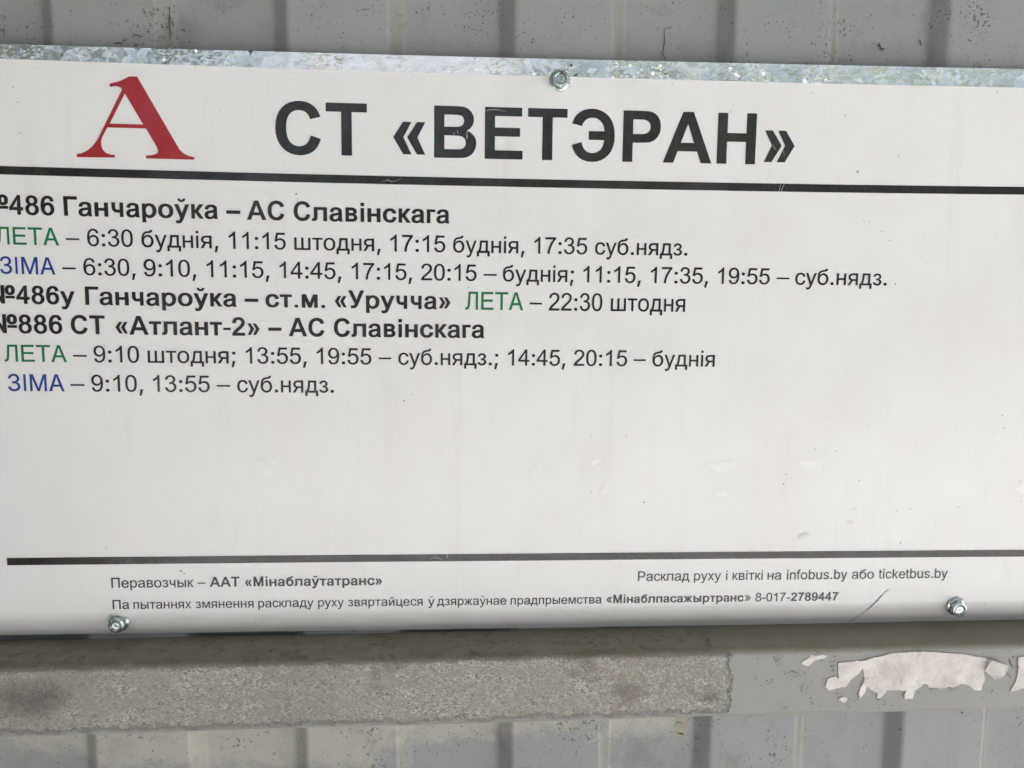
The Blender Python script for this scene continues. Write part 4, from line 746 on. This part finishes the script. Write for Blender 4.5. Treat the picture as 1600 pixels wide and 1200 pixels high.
SCRAPS = [[(398,720),(416,717),(431,719),(433,727),(423,730),(422,742),(411,737),(399,736)], [(922,720),(940,717),(932,726),(924,729)], [(946,755),(949,749),(947,768),(938,772),(934,768),(940,762)], [(1103,725),(1122,722),(1152,721),(1146,729),(1132,735),(1122,738),(1112,731)], [(1247,718),(1262,722),(1277,717),(1294,709),(1288,720),(1280,733),(1262,733),(1250,725)], [(1118,770),(1132,769),(1138,774),(1124,777)], [(830,730),(847,722),(846,745),(834,754),(826,745)], [(1583,762),(1600,757),(1612,765),(1598,772)]]
for P in SCRAPS:
    marks('glue_scrap', [[pxs(*p) for p in P]], M_SCRAP, -.06)
P = [[pxs(*p) for p in q] for q in ([(1248,836),(1262,832),(1266,835),(1255,841),(1247,842)], [(1322,814),(1330,812),(1334,816),(1326,818)], [(1326,795),(1338,793),(1337,797),(1328,797)])]
for q in P: marks('glue_smear', [q], simple('grey_smear', (.66, .65, .63), (.72, .71, .69), 200, .5), -.06)


# ---------------------------------------------------------------- screws
def lathe(bm, prof, seg=32, hexa=None):
    rows = []
    for (r, h) in prof:
        row = []
        for i in range(seg):
            a = 2 * math.pi * i / seg
            row.append(bm.verts.new((r * math.cos(a) * MM, -h * MM, r * math.sin(a) * MM)))
        rows.append(row)
    for a, b in zip(rows, rows[1:]):
        for i in range(seg): bm.faces.new((a[i], a[(i + 1) % seg], b[(i + 1) % seg], b[i]))
    if prof[-1][0] < .3: bm.faces.new(rows[-1])
def make_screw(u, wv, rot, tx=0, tz=0):
    e = bpy.data.objects.new('screw', None); C.objects.link(e); e.parent = sign
    e.location = (u * MM, (depth(u, wv) - .02) * MM, wv * MM)
    sl = min(.6, .12 * max(0, W_BEND - wv))
    e.rotation_euler = (math.atan(sl) * .12 + R(tx), rot, R(tz))
    if sl: e.location.y -= .0010
    bm = bmesh.new(); lathe(bm, [(4.4, -.2), (5.15, -.2), (5.25, .25), (5.2, .55), (4.7, .75), (4.2, 1.0), (3.9, 1.15)], 40)
    sharp(from_bm('flange', bm, M_SCREW, e), 35)
    bm = bmesh.new(); hx = []
    levels = [(1.0, 0, 3.9), (3.6, 0, 3.95), (4.2, .18, 3.9), (4.5, .45, 3.75)]
    for h, ch, r in levels:
        row = []
        for i in range(48):
            a = 2 * math.pi * i / 48; s = math.cos(math.pi / 6) / math.cos((a % (math.pi / 3)) - math.pi / 6)
            rr = min(4.55 * s, 4.4 - ch) ; row.append(bm.verts.new((rr * math.cos(a) * MM, -h * MM, rr * math.sin(a) * MM)))
        hx.append(row)
    ring = [(3.35, 4.62), (3.15, 4.95), (2.95, 5.0), (2.75, 4.85), (2.55, 4.2), (2.3, 3.9), (1.6, 3.75), (.8, 3.8), (.15, 3.85)]
    for (r, h) in ring:
        hx.append([bm.verts.new((r * math.cos(2 * math.pi * i / 48) * MM, -h * MM, r * math.sin(2 * math.pi * i / 48) * MM)) for i in range(48)])
    for a, b in zip(hx, hx[1:]):
        for i in range(48): bm.faces.new((a[i], a[(i + 1) % 48], b[(i + 1) % 48], b[i]))
    bm.faces.new(hx[-1])
    bmesh.ops.recalc_face_normals(bm, faces=bm.faces[:])
    sharp(from_bm('hex_head', bm, M_SCREW, e), 30)
make_screw(49.8, 102.9, .3)
make_screw(-183.4, -184.5, .1, -2, 3)
make_screw(283.0, -180.6, .5, 2, 2)

# ---------------------------------------------------------------- paper stuck on the rail
YF = -21.7
def paper(name, outline, label, thick=.35, lift=0.0, seed=1, group=None):
    P = [px(x / 4 + 1200, y / 4 + 900, YF) for x, y in outline]
    # a ragged edge: break each side into short jittered pieces
    rn = random.Random(seed); Q = []
    for a, b in zip(P, P[1:] + P[:1]):
        L = math.hypot(b[0] - a[0], b[1] - a[1]); k = max(1, int(L / 1.1))
        for i in range(k):
            t = i / k; j = .22 if i else 0
            Q.append((a[0] + (b[0] - a[0]) * t + rn.uniform(-j, j), a[1] + (b[1] - a[1]) * t + rn.uniform(-j, j)))
    vs = [Vector(p) for p in Q]; ed = [(i, (i + 1) % len(Q)) for i in range(len(Q))]
    x0, x1 = min(p[0] for p in Q), max(p[0] for p in Q); z0, z1 = min(p[1] for p in Q), max(p[1] for p in Q)
    x = x0
    while x < x1:
        z = z0
        while z < z1:
            p = (x + rn.uniform(-.3, .3), z + rn.uniform(-.3, .3))
            if winding(p, [Q]): vs.append(Vector(p))
            z += 1.1
        x += 1.1
    v, e, f, *_ = delaunay_2d_cdt(vs, ed, [], 0, 1e-5)
    bm = bmesh.new(); B = []
    top = {}
    for q in v:
        fold = .9 * abs(noise.noise(Vector((q.x * .09, q.y * .16, seed)))) + .35 * abs(noise.noise(Vector((q.x * .35, q.y * .4, seed + 2))))
        up = lift * max(0.0, (q.y - (z0 + z1) / 2) / (z1 - z0)) ** 2 * 4
        B.append(bm.verts.new((q.x * MM, (YF - thick - fold - up) * MM, q.y * MM)))
    for t in f:
        c = sum((v[i] for i in t), Vector((0, 0))) / len(t)
        if winding(c, [Q]):
            fc = bm.faces.new([B[i] for i in t]); fc.normal_update()
            if fc.normal.y > 0: fc.normal_flip()
    for q in list(bm.verts):
        if not q.link_faces: bm.verts.remove(q)
    # sides down to the rail
    be = [ed_ for ed_ in bm.edges if len(ed_.link_faces) == 1]
    r = bmesh.ops.extrude_edge_only(bm, edges=be)
    for q in r['geom']:
        if isinstance(q, bmesh.types.BMVert): q.co.y = (YF + .15) * MM
    o = from_bm(name, bm, M_PAPER, None, label=label, category='paper scrap')
    if group: o['group'] = group
    return sharp(o, 40)
tp = paper('torn_paper', [(435,540),(520,532),(600,525),(650,510),(730,490),(800,478),(890,472),(980,468),(1040,472),(1090,477),(1210,485),(1330,505),(1400,525),(1500,560),(1495,590),(1470,625),(1415,650),(1395,625),(1360,595),(1345,600),(1352,640),(1342,670),(1330,712),(1290,712),(1262,690),(1235,676),(1200,668),(1170,690),(1080,697),(1000,695),(988,672),(968,672),(950,692),(920,712),(898,765),(850,770),(852,730),(860,712),(770,714),(742,712),(722,742),(700,762),(680,768),(682,730),(640,710),(618,688),(600,732),(570,762),(565,730),(585,680),(602,640),(590,570),(560,612),(520,642),(490,690),(430,700),(380,715),(355,690),(372,640),(420,625),(440,640)], 'long cream torn paper remnant stuck on the rail below the lower right screw', .22, .5, 3)
paper('torn_paper', [(1560,508),(1605,500),(1700,505),(1780,540),(1770,640),(1730,700),(1650,690),(1590,702),(1510,720),(1548,650),(1562,590)], 'cream torn paper remnant on the rail, cut off by the right edge of the photo', .22, .4, 9)
paper('torn_paper', [(205,540),(240,520),(270,492),(300,500),(340,490),(372,497),(350,515),(310,522),(280,535),(250,562),(225,556)], 'thin crumb of paper on the rail just left of the long torn paper', .2, 0, 5)
paper('torn_paper', [(438,768),(455,756),(475,752),(496,768),(482,786),(468,790),(452,778)], 'smallest paper crumb, on the rail below the left end of the long torn paper', .2, 0, 6)


def wall_y(x):
    k = (x - P0) % PITCH
    return YR if k < 51.3 else YR + (k - 51.3) / 6.5 * 8 if k < 57.8 else YV if k < 108.2 else YV - (k - 108.2) / 6.8 * 8
def on_wall(pts, w0, seed, name, mat, closed=False, **props):
    P = []
    for (x, y) in pts:
        q = px(x, y, 10.0)
        q = px(x, y, wall_y(q[0])); P.append(q)
    V, F = fill([P if closed else stroke(P, w0, seed)])
    me = bpy.data.meshes.new(name)
    bm = bmesh.new(); vs = [bm.verts.new((a * MM, (wall_y(a) - .75) * MM, b * MM)) for a, b in V]
    for t in F:
        f = bm.faces.new([vs[i] for i in t]); f.normal_update()
        if f.normal.y > 0: f.normal_flip()
    return from_bm(name, bm, mat, shelter, **props)
def dense(pts, k=6, j=.5, seed=0):
    r = random.Random(seed); o = []
    for a, b in zip(pts, pts[1:]):
        for i in range(k): o.append((a[0] + (b[0] - a[0]) * i / k + r.uniform(-j, j), a[1] + (b[1] - a[1]) * i / k + r.uniform(-j, j)))
    return o + [pts[-1]]
for i, (pts, w0) in enumerate([([(1037, 44), (1038, 66), (1034, 84), (1041, 96)], .8), ([(1037, 46), (1046, 44), (1050, 40)], .4), ([(268, 12), (267.5, 34), (269, 66)], .75), ([(1306.5, 8), (1307, 19)], .8), ([(205, 59), (212, 55), (228, 58)], .6), ([(176, 68), (194, 68)], 1.0), ([(1372, 66), (1376, 78), (1381, 76)], 1.3), ([(1435, 62), (1439, 72)], 1.1), ([(1055, 1127), (1066, 1129)], .7), ([(1056, 1143), (1071, 1148)], .9), ([(1057, 1164), (1072, 1170)], .8), ([(1083, 1150), (1088, 1149)], .7), ([(1170, 1147), (1175, 1148)], .9), ([(513, 1160), (516, 1190)], .6), ([(570, 1162), (574, 1196)], .5)]):
    on_wall(dense(pts, 5, .5, i), w0, i, 'paint_crack', M_DIRT)
rn = random.Random(21)
M_CHIP = simple('chipped_paint', (.055, .053, .05), (.14, .135, .13), 900, .8)
P = []
def chipset(cx, cy, sx, sy, n, lo=.10, hi=.42):
    for _ in range(n): P.append((rn.gauss(cx, sx), rn.gauss(cy, sy), rn.uniform(lo, hi) ** 1.3 + .05))
for a in [(740, 22, 18, 12, 40), (505, 25, 14, 18, 22), (760, 40, 30, 22, 26), (540, 40, 40, 20, 18), (830, 55, 22, 22, 22), (930, 40, 30, 20, 18), (1040, 40, 30, 20, 16), (1215, 38, 22, 18, 24), (1370, 45, 26, 18, 30), (1500, 40, 40, 25, 16), (340, 20, 22, 14, 14), (200, 25, 30, 20, 14), (60, 30, 40, 20, 14), (690, 1158, 30, 16, 60), (860, 1150, 34, 18, 34), (1000, 1160, 20, 18, 14), (560, 1165, 60, 16, 30), (380, 1165, 40, 16, 12), (880, 1178, 40, 8, 50, .1, .3), (1180, 1160, 40, 20, 10), (1320, 1160, 30, 20, 8), (1250, 1160, 6, 25, 8), (1560, 1150, 20, 20, 8), (210, 1180, 60, 12, 16), (400, 40, 500, 25, 60), (1100, 40, 300, 25, 40)]: chipset(*a)
P += [(1502, 1112, .75), (1404, 1138, .6), (1316, 1140, .35), (125/4+800, 67, .5), (818, 51, .4), (1372, 72, .7)]
bm = bmesh.new()
for i, (x, y, r) in enumerate(P):
    q = px(x, y, 10.0); wy = wall_y(q[0]); q = px(x, y, wy); a = rn.uniform(.6, 1.7)
    if not (q[1] > 112 or q[1] < -236): continue
    vs = [bm.verts.new((u * MM, (wall_y(u) - .8) * MM, v * MM)) for u, v in blob(q[0], q[1], r, r * a, rn.uniform(0, 3), 7, .4, i)]
    f = bm.faces.new(vs); f.normal_update()
    if f.normal.y > 0: f.normal_flip()
from_bm('paint_chips', bm, M_CHIP, shelter, smooth=False, kind='stuff')
on_wall([(1054, 1112), (1073, 1112), (1073, 1171), (1066, 1173), (1055, 1168)], 0, 0, 'paint_patch', simple('beige_patch', (.33, .31, .25), (.40, .38, .31), 90, .6), closed=True, label='cracked beige paint patch below the rail')
# dark grime and gouges on the front of the rail
bm = bmesh.new()
def rail_mark(poly):
    V, F = fill([poly]); vs = [bm.verts.new((a * MM, (YF - .22) * MM, b * MM)) for a, b in V]
    for t in F:
        f = bm.faces.new([vs[i] for i in t]); f.normal_update()
        if f.normal.y > 0: f.normal_flip()
for i, (cx, cy, sx, sy, n) in enumerate([(1303, 1040, 3, 8, 26), (1214, 1032, 4, 6, 22), (1232, 1052, 8, 4, 14), (1254, 1073, 5, 5, 14), (1204, 1066, 5, 4, 8), (1240, 1048, 10, 6, 12), (1570, 1055, 4, 8, 10), (1590, 1045, 3, 10, 10), (1372, 1090, 6, 4, 8), (1550, 1080, 6, 3, 8), (1490, 1075, 6, 3, 12), (1460, 1060, 10, 5, 10), (1450, 1058, 4, 4, 10), (1380, 1102, 20, 3, 8), (1530, 1003, 4, 5, 8), (1340, 1010, 40, 6, 10), (1170, 1020, 20, 20, 12), (1320, 1085, 80, 14, 26), (1330, 1113, 12, 2, 10), (1148, 1113, 8, 2, 16), (152, 1036, 5, 2, 10)]):
    for k in range(n):
        c = px(rn.gauss(cx, sx), rn.gauss(cy, sy), YF)
        if -231.5 < c[1] < -198: rail_mark(blob(c[0], c[1], rn.uniform(.12, .5), rn.uniform(.1, .35), rn.uniform(0, 3), 7, .45, i * 50 + k))
for i, pts in enumerate([[(1392, 1079), (1415, 1078)], [(1450, 1076), (1478, 1074), (1494, 1073)], [(1575, 1051), (1579, 1060)], [(1518, 1071), (1536, 1070)], [(1370, 1083), (1371, 1093), (1376, 1092)], [(1576, 1028), (1582, 1045)]]):
    rail_mark(stroke([px(*q, YF) for q in dense(pts, 6, .5, i)], .6, i))
from_bm('grime_marks', bm, M_CHIP, shelter, smooth=False, kind='stuff')

# the folded corner that stands off the right end of the long remnant
fl = [(1358, 592), (1378, 548), (1400, 527), (1500, 562), (1494, 592), (1470, 625), (1415, 650), (1390, 622)]
bm = bmesh.new(); vs = []
for i, (x, y) in enumerate(fl):
    h = (2.1, 2.6, 2.4, 3.0, 4.0, 4.4, 4.2, 3.0)[i]; q = px(x / 4 + 1200, y / 4 + 900, YF - h)
    vs.append(bm.verts.new((q[0] * MM, (YF - h) * MM, q[1] * MM)))
f = bm.faces.new(vs)
if f.normal.y > 0: f.normal_flip()
bmesh.ops.triangulate(bm, faces=bm.faces[:])
fo = from_bm('folded_flap', bm, M_PAPER, tp, smooth=False); so = fo.modifiers.new('thickness', 'SOLIDIFY'); so.thickness = .0003
